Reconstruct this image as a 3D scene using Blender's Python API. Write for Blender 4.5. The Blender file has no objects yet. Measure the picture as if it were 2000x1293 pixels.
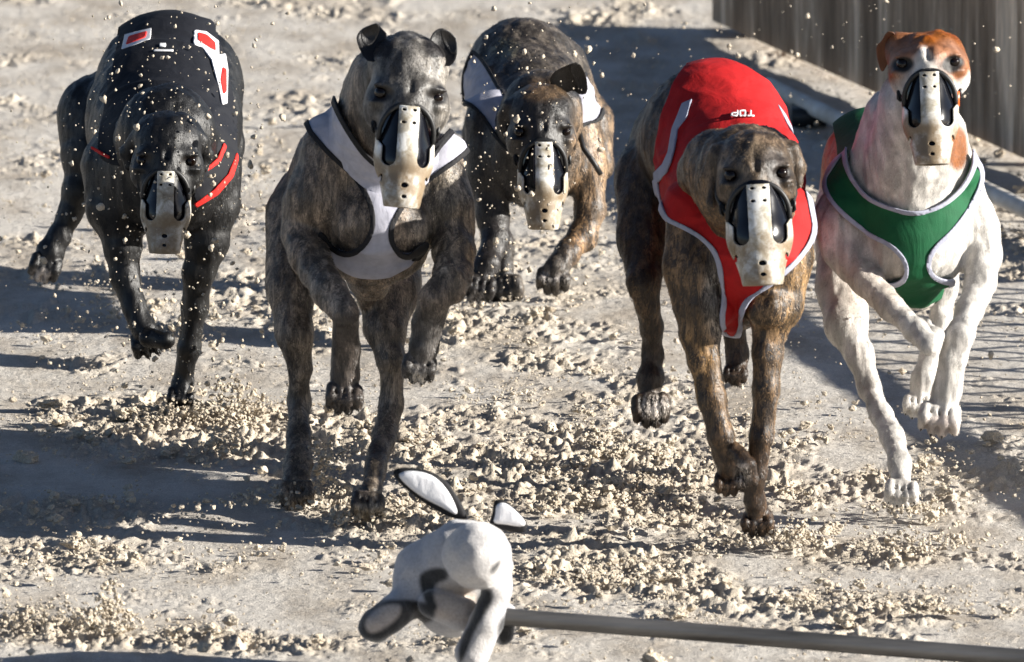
import bpy, math, random
import numpy as np
from mathutils import Vector, Matrix
random.seed(7); RNG = np.random.default_rng(11)
scene = bpy.context.scene
# ---------------------------------------------------------------- camera
FPX, DIST, PITCH = 26000.0, 20.0, math.radians(11.5)      # focal length in photo pixels (photo is 2000 wide)
FW = np.array([0, math.cos(PITCH), -math.sin(PITCH)]); RT = np.array([1., 0, 0]); UP = np.array([0, math.sin(PITCH), math.cos(PITCH)])
def ray(px, py): return FW + (px-1000)/FPX*RT - (py-646.5)/FPX*UP
_r = ray(1000, 1000); CAM = -DIST*_r/np.linalg.norm(_r)
cd = bpy.data.cameras.new('camera'); cam = bpy.data.objects.new('camera', cd); scene.collection.objects.link(cam)
cam.location = CAM; cam.rotation_euler = (math.pi/2-PITCH, 0, 0)
cd.sensor_width = 36; cd.lens = FPX/2000*36; cd.clip_start = 1; cd.clip_end = 3000
cd.dof.use_dof = True; cd.dof.focus_distance = 20.25; cd.dof.aperture_fstop = 11
scene.camera = cam
# ---------------------------------------------------------------- light
SUN_EL, SUN_AZ = math.radians(18.5), math.radians(8)       # from the right, slightly towards the camera
SD = np.array([math.cos(SUN_EL)*math.cos(SUN_AZ), -math.cos(SUN_EL)*math.sin(SUN_AZ), math.sin(SUN_EL)])
w = bpy.data.worlds.new('World'); scene.world = w; w.use_nodes = True
nt = w.node_tree; sky = nt.nodes.new('ShaderNodeTexSky'); sky.sky_type = 'NISHITA'; sky.sun_disc = False; sky.air_density = .55; sky.dust_density = .5
sky.sun_elevation = SUN_EL; sky.sun_rotation = math.atan2(SD[0], SD[1])
nt.links.new(sky.outputs[0], nt.nodes['Background'].inputs[0]); nt.nodes['Background'].inputs[1].default_value = 0.05
sl = bpy.data.lights.new('sun', 'SUN'); sl.energy = 5.0; sl.angle = math.radians(.4); sl.color = (1, .95, .87)
so = bpy.data.objects.new('sun', sl); scene.collection.objects.link(so); so.location = (5, -3, 6)
so.rotation_euler = Vector(SD).to_track_quat('Z', 'Y').to_euler()
scene.view_settings.view_transform = 'Standard'; scene.view_settings.look = 'None'; scene.view_settings.exposure = 1.27
scene.render.engine = 'CYCLES'
# ---------------------------------------------------------------- pixel <-> world
def pt(px, py, Y):
    r = ray(px, py); return CAM + r*(Y-CAM[1])/r[1]
def gnd(px, py, z=0.):
    r = ray(px, py); return CAM + r*(z-CAM[2])/r[2]
def mpp(P): return float(np.dot(np.asarray(P)-CAM, FW))/FPX    # metres per photo pixel at P
def proj(V):
    q = V-CAM; z = q@FW
    return 1000+FPX*(q@RT)/z, 646.5-FPX*(q@UP)/z
# ---------------------------------------------------------------- mesh helpers
def mesh_obj(name, V, Fc, mat, parent=None, smooth=True, attrs=None, origin=None):
    me = bpy.data.meshes.new(name); V = np.asarray(V, dtype=np.float32); Fc = np.asarray(Fc)
    org = np.array(parent['_base']) if (parent is not None and '_base' in parent) else (np.zeros(3) if origin is None else np.asarray(origin))
    n = Fc.shape[1]
    me.vertices.add(len(V)); me.vertices.foreach_set('co', (V-org).astype(np.float32).ravel())
    me.loops.add(Fc.size); me.loops.foreach_set('vertex_index', Fc.astype(np.int32).ravel())
    me.polygons.add(len(Fc)); me.polygons.foreach_set('loop_start', np.arange(0, Fc.size, n, dtype=np.int32))
    me.polygons.foreach_set('use_smooth', np.full(len(Fc), smooth))
    me.update(calc_edges=True)
    if attrs:
        for k, a in attrs.items():
            a = np.asarray(a, dtype=np.float32)
            if a.ndim == 2:
                at = me.color_attributes.new(k, 'FLOAT_COLOR', 'POINT')
                at.data.foreach_set('color', np.concatenate([a, np.ones((len(a), 1), np.float32)], 1).ravel())
            else:
                at = me.attributes.new(k, 'FLOAT', 'POINT'); at.data.foreach_set('value', a)
    me.materials.append(mat)
    o = bpy.data.objects.new(name, me); scene.collection.objects.link(o)
    if parent is not None:
        o.parent = parent
        if '_base' in parent: o['_base'] = list(org)*0 if False else list(org)
    elif origin is not None: o.location = origin
    if parent is None: o['_base'] = list(org)
    return o
def thing(name, label, cat, base, group=None):
    o = bpy.data.objects.new(name, None); scene.collection.objects.link(o); o.location = base; o['_base'] = [float(b) for b in base]
    o['label'] = label; o['category'] = cat; o.empty_display_size = .1
    if group: o['group'] = group
    return o
def child_mesh(name, V, Fc, mat, parent, **k):
    # parent chain: all children live in the thing's frame, so their own transform stays identity
    return mesh_obj(name, V, Fc, mat, parent, **k)
def tri(Fc):
    Fc = np.asarray(Fc)
    return Fc if Fc.shape[1] == 3 else np.concatenate([Fc[:, [0, 1, 2]], Fc[:, [0, 2, 3]]])
def merge(parts):
    Vs, Fs, o = [], [], 0
    for V, Fc in parts:
        Vs.append(V); Fs.append(tri(Fc)+o); o += len(V)
    return np.concatenate(Vs), np.concatenate(Fs)
def box(c, s, R=None):
    V = np.array([[x, y, z] for x in (-1, 1) for y in (-1, 1) for z in (-1, 1)], float)*np.asarray(s)/2
    if R is not None: V = V@np.asarray(R).T
    return V+np.asarray(c), np.array([[0, 1, 3, 2], [4, 6, 7, 5], [0, 4, 5, 1], [2, 3, 7, 6], [0, 2, 6, 4], [1, 5, 7, 3]])
def tube(P, r, n=12):
    P = np.asarray(P, float); r = np.broadcast_to(np.asarray(r, float), (len(P),)); V = []
    T = np.gradient(P, axis=0); T /= np.linalg.norm(T, axis=1)[:, None]
    a = np.linspace(0, 2*np.pi, n, endpoint=False); ref = np.array([.13, .2, .97])
    for p, t, rr in zip(P, T, r):
        u = np.cross(t, ref); u /= np.linalg.norm(u); v = np.cross(t, u)
        V.append(p+rr*(np.cos(a)[:, None]*u+np.sin(a)[:, None]*v))
    V = np.concatenate(V+[P[:1], P[-1:]]); m = len(P); Fc = []
    for i in range(m-1):
        for j in range(n):
            k = (j+1) % n; a0, a1, b0, b1 = i*n+j, i*n+k, (i+1)*n+j, (i+1)*n+k
            Fc += [[a0, a1, b1], [a0, b1, b0]]
    for j in range(n):
        k = (j+1) % n; Fc += [[m*n, k, j], [m*n+1, (m-1)*n+j, (m-1)*n+k]]
    return V, np.array(Fc)
def sphere(c, r, nu=20, nv=12):
    V = []; Fc = []
    for i in range(nv+1):
        for j in range(nu):
            th = math.pi*i/nv; ph = 2*math.pi*j/nu
            V.append([math.sin(th)*math.cos(ph), math.sin(th)*math.sin(ph), math.cos(th)])
    for i in range(nv):
        for j in range(nu):
            k = (j+1) % nu; Fc.append([i*nu+j, (i+1)*nu+j, (i+1)*nu+k, i*nu+k])
    return np.array(V)*r+np.asarray(c), np.array(Fc)
# value noise
def vnoise2(x, y, seed=0):
    t = np.random.default_rng(seed).random((256, 256)); xi = np.floor(x).astype(int); yi = np.floor(y).astype(int)
    fx = x-xi; fy = y-yi; fx = fx*fx*(3-2*fx); fy = fy*fy*(3-2*fy)
    g = lambda a, b: t[a & 255, b & 255]
    return (g(xi, yi)*(1-fx)+g(xi+1, yi)*fx)*(1-fy)+(g(xi, yi+1)*(1-fx)+g(xi+1, yi+1)*fx)*fy
def fbm2(x, y, o=4, seed=0):
    s = 0; a = .5
    for i in range(o): s = s+a*vnoise2(x*2**i, y*2**i, seed+i); a *= .5
    return s/(1-.5**o)
def vnoise3(P, seed=0):
    t = np.random.default_rng(seed).random((64, 64, 64)).astype(np.float32); I = np.floor(P).astype(int); f = P-I; f = f*f*(3-2*f); r = 0
    for a in (0, 1):
        for b in (0, 1):
            for c in (0, 1):
                wt = (f[:, 0] if a else 1-f[:, 0])*(f[:, 1] if b else 1-f[:, 1])*(f[:, 2] if c else 1-f[:, 2])
                r = r+wt*t[(I[:, 0]+a) & 63, (I[:, 1]+b) & 63, (I[:, 2]+c) & 63]
    return r
# ---------------------------------------------------------------- implicit surfaces
def eval_grid(prims, h, pad=.02):
    lo = np.min([p['lo'] for p in prims if not p.get('sub')], 0)-pad; hi = np.max([p['hi'] for p in prims if not p.get('sub')], 0)+pad
    n = np.ceil((hi-lo)/h).astype(int)+1; Dg = np.full(n, .2, np.float32)
    for p in prims:
        m = p['k']+.022
        a = np.clip(np.floor((p['lo']-m-lo)/h).astype(int), 0, n); b = np.clip(np.ceil((p['hi']+m-lo)/h).astype(int)+1, 0, n)
        if np.any(b <= a): continue
        X = (lo[0]+h*np.arange(a[0], b[0]))[:, None, None].astype(np.float32); Y = (lo[1]+h*np.arange(a[1], b[1]))[None, :, None].astype(np.float32)
        Z = (lo[2]+h*np.arange(a[2], b[2]))[None, None, :].astype(np.float32)
        if p['t'] == 'c':
            A, B = p['A'], p['B']; ba = B-A; L = float(ba@ba)+1e-12
            px, py, pz = X-A[0], Y-A[1], Z-A[2]
            t = np.clip((px*ba[0]+py*ba[1]+pz*ba[2])/L, 0, 1)
            d = np.sqrt((px-t*ba[0])**2+(py-t*ba[1])**2+(pz-t*ba[2])**2)-(p['ra']+(p['rb']-p['ra'])*t)
        else:
            c, r, M = p['c'], p['r'], p['M']      # M rows: local axes
            q = [(X-c[0])*M[i][0]+(Y-c[1])*M[i][1]+(Z-c[2])*M[i][2] for i in range(3)]
            k0 = np.sqrt(sum((q[i]/r[i])**2 for i in range(3))); k1 = np.sqrt(sum((q[i]/r[i]**2)**2 for i in range(3)))+1e-9
            d = k0*(k0-1)/k1
        s = (slice(a[0], b[0]), slice(a[1], b[1]), slice(a[2], b[2])); o = Dg[s]; k = p['k']
        if p.get('sub'):
            hh = np.maximum(k-np.abs(o+d), 0)/k; Dg[s] = np.maximum(o, -d)+hh*hh*k*.25
        else:
            hh = np.maximum(k-np.abs(o-d), 0)/k; Dg[s] = np.minimum(o, d)-hh*hh*k*.25
    return Dg, lo
def surface_nets(Dg, lo, h, iso=0.):
    Dg = Dg-iso; ins = Dg < 0; nx, ny, nz = Dg.shape
    c = np.zeros((nx-1, ny-1, nz-1), np.uint8)
    offs = [(a, b, d) for a in (0, 1) for b in (0, 1) for d in (0, 1)]
    for a, b, d in offs: c += ins[a:nx-1+a, b:ny-1+b, d:nz-1+d]
    act = (c > 0) & (c < 8); ijk = np.argwhere(act); idx = np.full(act.shape, -1, np.int32); idx[act] = np.arange(len(ijk))
    vals = np.stack([Dg[ijk[:, 0]+a, ijk[:, 1]+b, ijk[:, 2]+d] for a, b, d in offs], 1)
    acc = np.zeros((len(ijk), 3)); cnt = np.zeros(len(ijk))
    for i in range(8):
        for j in range(i+1, 8):
            oi, oj = np.array(offs[i]), np.array(offs[j])
            if np.abs(oi-oj).sum() != 1: continue
            vi, vj = vals[:, i], vals[:, j]; m = (vi < 0) != (vj < 0)
            t = np.where(m, vi/np.where(m, vi-vj, 1), 0)
            acc += np.where(m[:, None], oi+(oj-oi)*t[:, None], 0); cnt += m
    V = lo+h*(ijk+acc/cnt[:, None]); Q = []
    for ax in range(3):
        s0 = [slice(1, -1)]*3; s0[ax] = slice(0, -1); s1 = list(s0); s1[ax] = slice(1, None)
        a, b = ins[tuple(s0)], ins[tuple(s1)]; off = np.array([1, 1, 1]); off[ax] = 0
        u, v = [(1, 2), (2, 0), (0, 1)][ax]
        for flip in (0, 1):
            e = np.argwhere((a & ~b) if flip else (~a & b))+off
            du = np.zeros(3, int); du[u] = 1; dv = np.zeros(3, int); dv[v] = 1
            g = lambda E: idx[E[:, 0], E[:, 1], E[:, 2]]
            q = np.stack([g(e), g(e-du), g(e-du-dv), g(e-dv)], 1)
            Q.append(q[:, ::-1] if not flip else q)
    Q = np.concatenate(Q); Q = Q[(Q >= 0).all(1)]
    return V, Q[:, ::-1]
def fix_winding(V, Q):
    # outward: signed volume must be positive
    T = tri(Q); a, b, c = V[T[:, 0]], V[T[:, 1]], V[T[:, 2]]
    return Q if np.einsum('ij,ij->i', a-V.mean(0), np.cross(b-a, c-a)).sum() > 0 else Q[:, ::-1]
def vnormals(V, T):
    N = np.zeros_like(V); fn = np.cross(V[T[:, 1]]-V[T[:, 0]], V[T[:, 2]]-V[T[:, 0]])
    for i in range(3):
        for k in range(3): N[:, k] += np.bincount(T[:, i], fn[:, k], len(V))
    return N/(np.linalg.norm(N, axis=1)[:, None]+1e-12)
def clip(V, T, f):
    """keep the part of the triangle mesh where f<0"""
    s = f < 0; n = s[T].sum(1); keep = T[n == 3]; out = [keep]; newV = []; base = len(V); E = {}
    A = T[n == 1]; B = T[n == 2]
    def roll(X, want):
        m = s[X] == want; k = m.argmax(1); return np.stack([X[np.arange(len(X)), (k+i) % 3] for i in range(3)], 1)
    if len(A): A = roll(A, True)
    if len(B): B = roll(B, False)
    prs = []
    if len(A): prs += [A[:, [0, 1]], A[:, [0, 2]]]
    if len(B): prs += [B[:, [0, 1]], B[:, [0, 2]]]
    if not prs: return compact(V, keep)
    P = np.sort(np.concatenate(prs), 1); U, inv = np.unique(P, axis=0, return_inverse=True); inv = inv.ravel()
    t = f[U[:, 0]]/(f[U[:, 0]]-f[U[:, 1]]); NV = V[U[:, 0]]+(V[U[:, 1]]-V[U[:, 0]])*t[:, None]
    inv = inv+base; o = 0
    if len(A):
        e1 = inv[o:o+len(A)]; e2 = inv[o+len(A):o+2*len(A)]; o += 2*len(A); out.append(np.stack([A[:, 0], e1, e2], 1))
    if len(B):
        e1 = inv[o:o+len(B)]; e2 = inv[o+len(B):o+2*len(B)]
        out.append(np.stack([e1, B[:, 1], B[:, 2]], 1)); out.append(np.stack([e1, B[:, 2], e2], 1))
    return compact(np.concatenate([V, NV]), np.concatenate(out))
def compact(V, T):
    if len(T) == 0: return V[:0], T
    u, inv = np.unique(T, return_inverse=True); return V[u], inv.reshape(T.shape)
def biggest(V, T):
    lab = np.arange(len(V))
    while True:
        m = lab[T].min(1); new = lab.copy()
        for k in range(3): np.minimum.at(new, T[:, k], m)
        new = new[new]
        if (new == lab).all(): break
        lab = new
    cnt = np.bincount(lab[T[:, 0]], minlength=len(V)); ys = np.bincount(lab[T[:, 0]], V[T[:, 0], 1], len(V))/np.maximum(cnt, 1)
    ok = np.where(cnt >= cnt.max()*.25)[0]; return compact(V, T[lab[T[:, 0]] == ok[ys[ok].argmin()]])
def poly_sdf(x, y, P):
    P = np.asarray(P, float); d = np.full(x.shape, 1e18); sg = np.ones(x.shape)
    for i in range(len(P)):
        a = P[i]; b = P[i-1]; e = b-a; wx, wy = x-a[0], y-a[1]
        t = np.clip((wx*e[0]+wy*e[1])/(e@e), 0, 1); d = np.minimum(d, (wx-e[0]*t)**2+(wy-e[1]*t)**2)
        c1 = y >= a[1]; c2 = y < b[1]; c3 = e[0]*wy > e[1]*wx
        sg = np.where((c1 & c2 & c3) | (~c1 & ~c2 & ~c3), -sg, sg)
    return sg*np.sqrt(d)
def smooth_poly(P, it=2, closed=True):
    P = np.asarray(P, float)
    for _ in range(it):
        if closed:
            Q = np.roll(P, -1, 0); P = np.stack([.75*P+.25*Q, .25*P+.75*Q], 1).reshape(-1, 2)
        else:
            Q = P[1:]; R = P[:-1]; P = np.concatenate([P[:1], np.stack([.75*R+.25*Q, .25*R+.75*Q], 1).reshape(-1, P.shape[1]), P[-1:]])
    return P
# ---------------------------------------------------------------- materials
def mat(name, base=(.5, .5, .5), rough=.6, metal=0., spec=.5):
    m = bpy.data.materials.new(name); m.use_nodes = True; b = m.node_tree.nodes['Principled BSDF']
    b.inputs['Base Color'].default_value = (*base, 1); b.inputs['Roughness'].default_value = rough
    b.inputs['Metallic'].default_value = metal; b.inputs['Specular IOR Level'].default_value = spec
    return m, m.node_tree, b
def noise(nt, scale, detail=4, rough=.55, mapping=None, dist=0.):
    tc = nt.nodes.new('ShaderNodeTexCoord'); n = nt.nodes.new('ShaderNodeTexNoise'); n.inputs['Scale'].default_value = scale
    n.inputs['Detail'].default_value = detail; n.inputs['Roughness'].default_value = rough; n.inputs['Distortion'].default_value = dist
    if mapping:
        mp = nt.nodes.new('ShaderNodeMapping'); mp.inputs['Scale'].default_value = mapping
        nt.links.new(tc.outputs['Object'], mp.inputs[0]); nt.links.new(mp.outputs[0], n.inputs['Vector'])
    else: nt.links.new(tc.outputs['Object'], n.inputs['Vector'])
    return n
def ramp(nt, src, stops):
    r = nt.nodes.new('ShaderNodeValToRGB'); e = r.color_ramp.elements
    while len(e) < len(stops): e.new(.5)
    for el, (p, c) in zip(e, stops): el.position = p; el.color = (*c, 1) if len(c) == 3 else c
    nt.links.new(src, r.inputs[0]); return r
def mix(nt, a, b, f, mode='MIX'):
    m = nt.nodes.new('ShaderNodeMix'); m.data_type = 'RGBA'; m.blend_type = mode
    for s, v in ((6, a), (7, b), (0, f)):
        if hasattr(v, 'is_output') or hasattr(v, 'links'): nt.links.new(v, m.inputs[s])
        else: m.inputs[s].default_value = v if s == 0 else (*v, 1)
    return m.outputs[2]
def bump(nt, b, h, strength=.3, dist=.002):
    n = nt.nodes.new('ShaderNodeBump'); n.inputs['Strength'].default_value = strength; n.inputs['Distance'].default_value = dist
    nt.links.new(h, n.inputs['Height']); nt.links.new(n.outputs[0], b.inputs['Normal']); return n
def gray(v): return (v, v, v)
def attr(nt, name):
    a = nt.nodes.new('ShaderNodeAttribute'); a.attribute_name = name; return a
def coat_mat(name, stripe, s_scale=(16, 10, 34), sharp=(.42, .62), gloss=.42, hair=.9):
    m, nt, b = mat(name, rough=gloss, spec=.45); a = attr(nt, 'coat'); br = attr(nt, 'brindle')
    n1 = noise(nt, 1, 6, .72, s_scale, 1.1); r1 = ramp(nt, n1.outputs[0], [(sharp[0], gray(0)), (sharp[1], gray(1))])
    mul = nt.nodes.new('ShaderNodeMath'); mul.operation = 'MULTIPLY'
    r1.color_ramp.interpolation = 'EASE'; nt.links.new(r1.outputs[0], mul.inputs[0]); nt.links.new(br.outputs['Fac'], mul.inputs[1])
    c = mix(nt, a.outputs['Color'], stripe, mul.outputs[0])
    n2 = noise(nt, 1, 4, .7, (430, 380, 62), .5); r2 = ramp(nt, n2.outputs[0], [(.32, gray(1-.55*hair)), (.68, gray(1+.5*hair))])
    c = mix(nt, c, r2.outputs[0], 1., 'MULTIPLY')
    n3 = noise(nt, 26, 3, .5); r3 = ramp(nt, n3.outputs[0], [(.35, gray(.86)), (.65, gray(1.14))])
    c = mix(nt, c, r3.outputs[0], 1., 'MULTIPLY')
    nt.links.new(c, b.inputs['Base Color']); bump(nt, b, n2.outputs[0], .55,  .0016)
    return m
def fur_mat(name):
    m, nt, b = mat(name, rough=.5, spec=.4); a = attr(nt, 'coat'); nt.links.new(a.outputs['Color'], b.inputs['Base Color']); return m
def cloth_mat(name, col, dirt=.15, rough=.75):
    m, nt, b = mat(name, col, rough, 0, .3)
    n = noise(nt, 60, 5, .6); r = ramp(nt, n.outputs[0], [(.3, gray(1-dirt*1.5)), (.6, gray(1+dirt*.4))])
    c = mix(nt, col, r.outputs[0], 1., 'MULTIPLY'); n3 = noise(nt, 300, 3); r3 = ramp(nt, n3.outputs[0], [(.68, gray(0)), (.74, gray(1))])
    c = mix(nt, c, (.45, .4, .33), r3.outputs[0]) if dirt > .1 else c
    nt.links.new(c, b.inputs['Base Color'])
    wv = noise(nt, 1, 2, .5, (900, 900, 900)); n4 = noise(nt, 1, 4, .55, (26, 26, 9), .8)
    ad = nt.nodes.new('ShaderNodeMath'); ad.operation = 'MULTIPLY_ADD'; ad.inputs[1].default_value = .12
    nt.links.new(wv.outputs[0], ad.inputs[0]); nt.links.new(n4.outputs[0], ad.inputs[2])
    bump(nt, b, ad.outputs[0], .5, .006)
    return m
def plastic_dirty(name, mud=0.):
    m, nt, b = mat(name, (.75, .74, .7), .32, 0, .5)
    n = noise(nt, 38, 6, .7, None, .5); r = ramp(nt, n.outputs[0], [(.40-mud, (.78, .77, .73)), (.56-mud, (.42, .38, .3)), (.72-mud, (.2, .155, .1))])
    n2 = noise(nt, 240, 4, .7); r2 = ramp(nt, n2.outputs[0], [(.6, gray(1)), (.72, gray(.5))])
    da = attr(nt, 'dirt'); n5 = noise(nt, 24, 5, .7); df = ramp(nt, n5.outputs[0], [(.32, gray(.1)), (.54, gray(1))])
    mm = nt.nodes.new('ShaderNodeMath'); mm.operation = 'MULTIPLY'; nt.links.new(da.outputs['Fac'], mm.inputs[0]); nt.links.new(df.outputs[0], mm.inputs[1])
    c = mix(nt, r.outputs[0], r2.outputs[0], .8, 'MULTIPLY'); c = mix(nt, c, (.22, .165, .105), mm.outputs[0]); nt.links.new(c, b.inputs['Base Color'])
    rr = ramp(nt, n.outputs[0], [(.4, gray(.25)), (.6, gray(.7))]); nt.links.new(rr.outputs[0], b.inputs['Roughness'])
    bump(nt, b, n2.outputs[0], .25, .0015); return m
M = {}
M['muzzle'] = plastic_dirty('muzzle_plastic'); M['muzzle_muddy'] = plastic_dirty('muddy_muzzle_plastic', .04)
M['guard'] = mat('black_rubber', (.004, .0045, .007), .16, 0, .3)[0]
M['eye'] = mat('eye', (.006, .003, .002), .08, 0, .35)[0]
M['nose'] = mat('nose', (.01, .01, .01), .35)[0]
M['strap'] = mat('black_strap', (.012, .012, .012), .5)[0]
M['orange'] = mat('orange_plastic', (.85, .13, .02), .4)[0]
M['claw'] = mat('claw', (.03, .025, .02), .35)[0]
# ---------------------------------------------------------------- greyhounds
SHOW = 1
def child_claws(s):
    for A, B, r in s.claws: child_mesh('claw', *tube([A, (A*.45+B*.55), B], [r, r*.75, r*.2], 8), M['claw'], s.th)
class Dog:
    VOX = .0024
    def __init__(s, base_px, label, Y0, group='greyhounds racing in a bunch', **kw):
        s.Y0 = Y0; s.P = []; b = gnd(*base_px); b = np.array([b[0], Y0+.1, 0.]); s.th = thing('greyhound', label, 'greyhound', b, group); s.heads = []; s.claws = []; s.contrast = .5; s.earcol = None; s.eary = (-98, -40); s.earx = 88
    def w(s, px, py, d): return pt(px, py, s.Y0+(d if d < .2 else .2+(d-.2)*.6))
    def chain(s, tag, k, pts):
        for a, b in zip(pts[:-1], pts[1:]):
            A = s.w(a[0], a[1], a[2]); B = s.w(b[0], b[1], b[2]); m = mpp(A); q = (.88 if min(a[3], b[3]) < 40 else .93) if tag in 'HF' else 1.; s.cone(tag, k*m*.62, A, B, a[3]*m*q, b[3]*m*q)
    def cone(s, tag, k, A, B, ra, rb, sub=False):
        s.P.append(dict(t='c', A=A, B=B, ra=ra, rb=rb, k=max(k, .002), tag=tag, sub=sub, lo=np.minimum(A-ra, B-rb), hi=np.maximum(A+ra, B+rb)))
    def ell(s, tag, k, c, r, Rm=None, world=False, sub=False):
        C = c if world else s.w(*c); m = mpp(C); r = np.array(r, float)*(1 if world else m)
        Mx = np.eye(3) if Rm is None else np.asarray(Rm); e = np.max(r) if Rm is not None else r
        s.P.append(dict(t='e', c=C, r=r, M=Mx, k=max(k*(1 if world else m), .002), tag=tag, sub=sub, lo=C-e, hi=C+e))
    def paw(s, tag, px, py, d, r, ang=90, spread=1., n=4):
        """toes fanning from (px,py) in the direction ang (image degrees, 90 = down), a groove between each pair"""
        r = r*.86; T = []; sx, sy = -math.sin(math.radians(ang)), math.cos(math.radians(ang))
        for i in range(n):
            u = (i-(n-1)/2)/((n-1)/2); a = math.radians(ang+u*16*spread); L = r*(1.2-.34*abs(u)); x0, y0 = px+sx*u*r*.62, py+sy*u*r*.62
            T.append((x0, y0, x0+L*math.cos(a), y0+L*math.sin(a), a))
            x1, y1 = T[-1][2:4]
            s.chain(tag, r*.10, [(x0, y0, d-.003, r*.36), ((x0+x1)/2, (y0+y1)/2, d-.013, r*.34), (x1, y1, d-.004, r*.25)])
            s.claws.append((s.w(x1+math.cos(a)*r*.1, y1+math.sin(a)*r*.12, d-.010), s.w(x1+math.cos(a)*r*.3, y1+math.sin(a)*r*.3, d-.008), mpp(s.w(x1, y1, d))*r*.07))
        m = mpp(s.w(px, py, d))
        for p, q in zip(T[:-1], T[1:]):
            g = lambda e, dd: s.w((p[e]+q[e])/2, (p[e+1]+q[e+1])/2, d+dd)
            s.cone(tag, .002, g(0, -.013), g(2, -.013), r*.07*m, r*.14*m, True)
    def head(s, tag, ox, oy, d, sc, roll=0, yaw=0, pit=0, wid=1., ears=(), long=1., top=1.):
        O = s.w(ox, oy, d); m = mpp(O)*sc
        cr, sr = math.cos(math.radians(roll)), math.sin(math.radians(roll)); cy, sy = math.cos(math.radians(yaw)), math.sin(math.radians(yaw)); cp, sp = math.cos(math.radians(pit)), math.sin(math.radians(pit))
        Rz = np.array([[cr, -sr, 0], [sr, cr, 0], [0, 0, 1]]); Ry = np.array([[cy, 0, sy], [0, 1, 0], [-sy, 0, cy]]); Rx = np.array([[1, 0, 0], [0, cp, -sp], [0, sp, cp]])
        B = np.stack([RT, UP, -FW], 1)@Rz@Ry@Rx
        H = dict(O=O, m=m, B=B, wid=wid)
        W = lambda x, y, z: O+m*(B@np.array([x*wid, -y, z], float))
        H['W'] = W; H['inv'] = lambda V: ((V-O)@B/m)*np.array([1, -1, 1])
        e = lambda k, c, r, sub=False, R=None: s.ell(tag, k*m, W(*c), np.array(r, float)*m*np.array([wid, 1, 1]), (B.T if R is None else (B@R).T), True, sub)
        c = lambda k, a, ra, b, rb, sub=False: s.cone(tag, k*m, W(*a), W(*b), ra*m, rb*m, sub)
        e(20, (0, -66*top, -78), (78, 60, 78)); e(24, (0, -42*top, -34), (62, 46, 42))
        for sg in (-1, 1):
            e(12, (sg*40, -38, -10), (23, 12, 19)); e(22, (sg*57, 2, -44), (26, 42, 44)); e(16, (sg*34, 34, -16), (22, 48, 32))
            e(8, (sg*56, -2, -8), (20, 9, 16))
        c(20, (0, -20, -4), 36, (0, 138*long, 44), 23); c(24, (0, 40, -62), 50, (0, 130*long, 14), 24)
        c(14, (0, -28, 26), 3, (0, -90*top-10, 14), 3, True)
        for sg in (-1, 1):
            e(8, (sg*53, -20, 17), (15, 8, 9), True); e(5, (sg*53, -34, 0), (18, 5, 10)); c(8, (sg*30, -30, 22), 2, (sg*46, 4, 18), 2, True)
        for ea in ears:
            if len(ea) == 6: b0, b1, b2, r0, r1, r2 = ea; c(12, b0, r0, b1, r1); c(8, b1, r1, b2, r2)
            else:          # flat leaf: centre, radii, turn in the picture plane, tilt; optional hollow
                cc, rr, tz, ty, sub = ea; z, y = math.radians(tz), math.radians(ty)
                Rr = np.array([[math.cos(z), -math.sin(z), 0], [math.sin(z), math.cos(z), 0], [0, 0, 1]])@np.array([[math.cos(y), 0, math.sin(y)], [0, 1, 0], [-math.sin(y), 0, math.cos(y)]])
                e(5, cc, rr, sub, Rr)
        s.heads.append(H); return H
    def build(s, coatf, coat_m, fur_n=0, fur_len=.007, fur_m=None):
        s.coat_m = coat_m; Dg, lo = eval_grid(s.P, s.VOX); s.grid, s.glo = Dg, lo; V, Q = surface_nets(Dg, lo, s.VOX); Q = fix_winding(V, Q)
        s.V, s.Q = V, Q; px, py = proj(V); N = vnormals(V, tri(Q))
        # small muscle/skin relief
        nz = vnoise3(V*np.array([45, 30, 28])+7, 5)*.6+vnoise3(V*95+3, 6)*.4
        nz2 = vnoise3(V*np.array([62, 50, 13])+11, 15); nz3 = vnoise3(V*np.array([150, 120, 50]), 16)
        V = V+N*((nz-.5)*.0028+(nz2-.5)*.0046+(nz3-.5)*.0018)[:, None]
        col, br = coatf(px, py, V[:, 1]-s.Y0, V)
        nn = vnoise3(V*np.array([95, 80, 34])+vnoise3(V*30, 8)[:, None]*2.5, 44); nn = np.clip((nn-.5)*2.2+.5, 0, 1); k = s.contrast; col = col*(1-k+2*k*nn)[:, None]
        for H in s.heads:
            L = H['inv'](V); col = lay(col, (.008, .006, .005), np.clip((1.15-np.hypot((np.abs(L[:, 0])-52*H['wid'])/21, (L[:, 1]+20)/14))*3, 0, 1)*(L[:, 2] > -45))
        if s.earcol is not None:
            L = s.heads[0]['inv'](V); r = s.heads[0]['wid']; col = lay(col, s.earcol, ((np.abs(L[:, 0]) > 50) & (L[:, 2] < -40) & (L[:, 2] > -125) & (L[:, 1] < s.eary[1]) & ((L[:, 1] < s.eary[0]) | (np.abs(L[:, 0]) > s.earx)))*.92)
        s.body = child_mesh('body', V, Q, coat_m, s.th, attrs=dict(coat=col, brindle=br))
        child_claws(s)
        if fur_n:
            T = tri(Q); a, b, c = V[T[:, 0]], V[T[:, 1]], V[T[:, 2]]; fn = np.cross(b-a, c-a); ar = np.linalg.norm(fn, axis=1)
            fn /= ar[:, None]+1e-12; wgt = ar*np.where(fn[:, 1] < .35, 1, .15)
            L = s.heads[0]['inv'](a); wd_ = s.heads[0]['wid']; wgt = wgt*(np.hypot((np.abs(L[:, 0])-52*wd_)/27, (L[:, 1]+30)/30) > 1)*((L[:, 1] < 10) | (np.abs(L[:, 0]) > 62) | (L[:, 2] < -10) | (L[:, 1] > 200))
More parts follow.
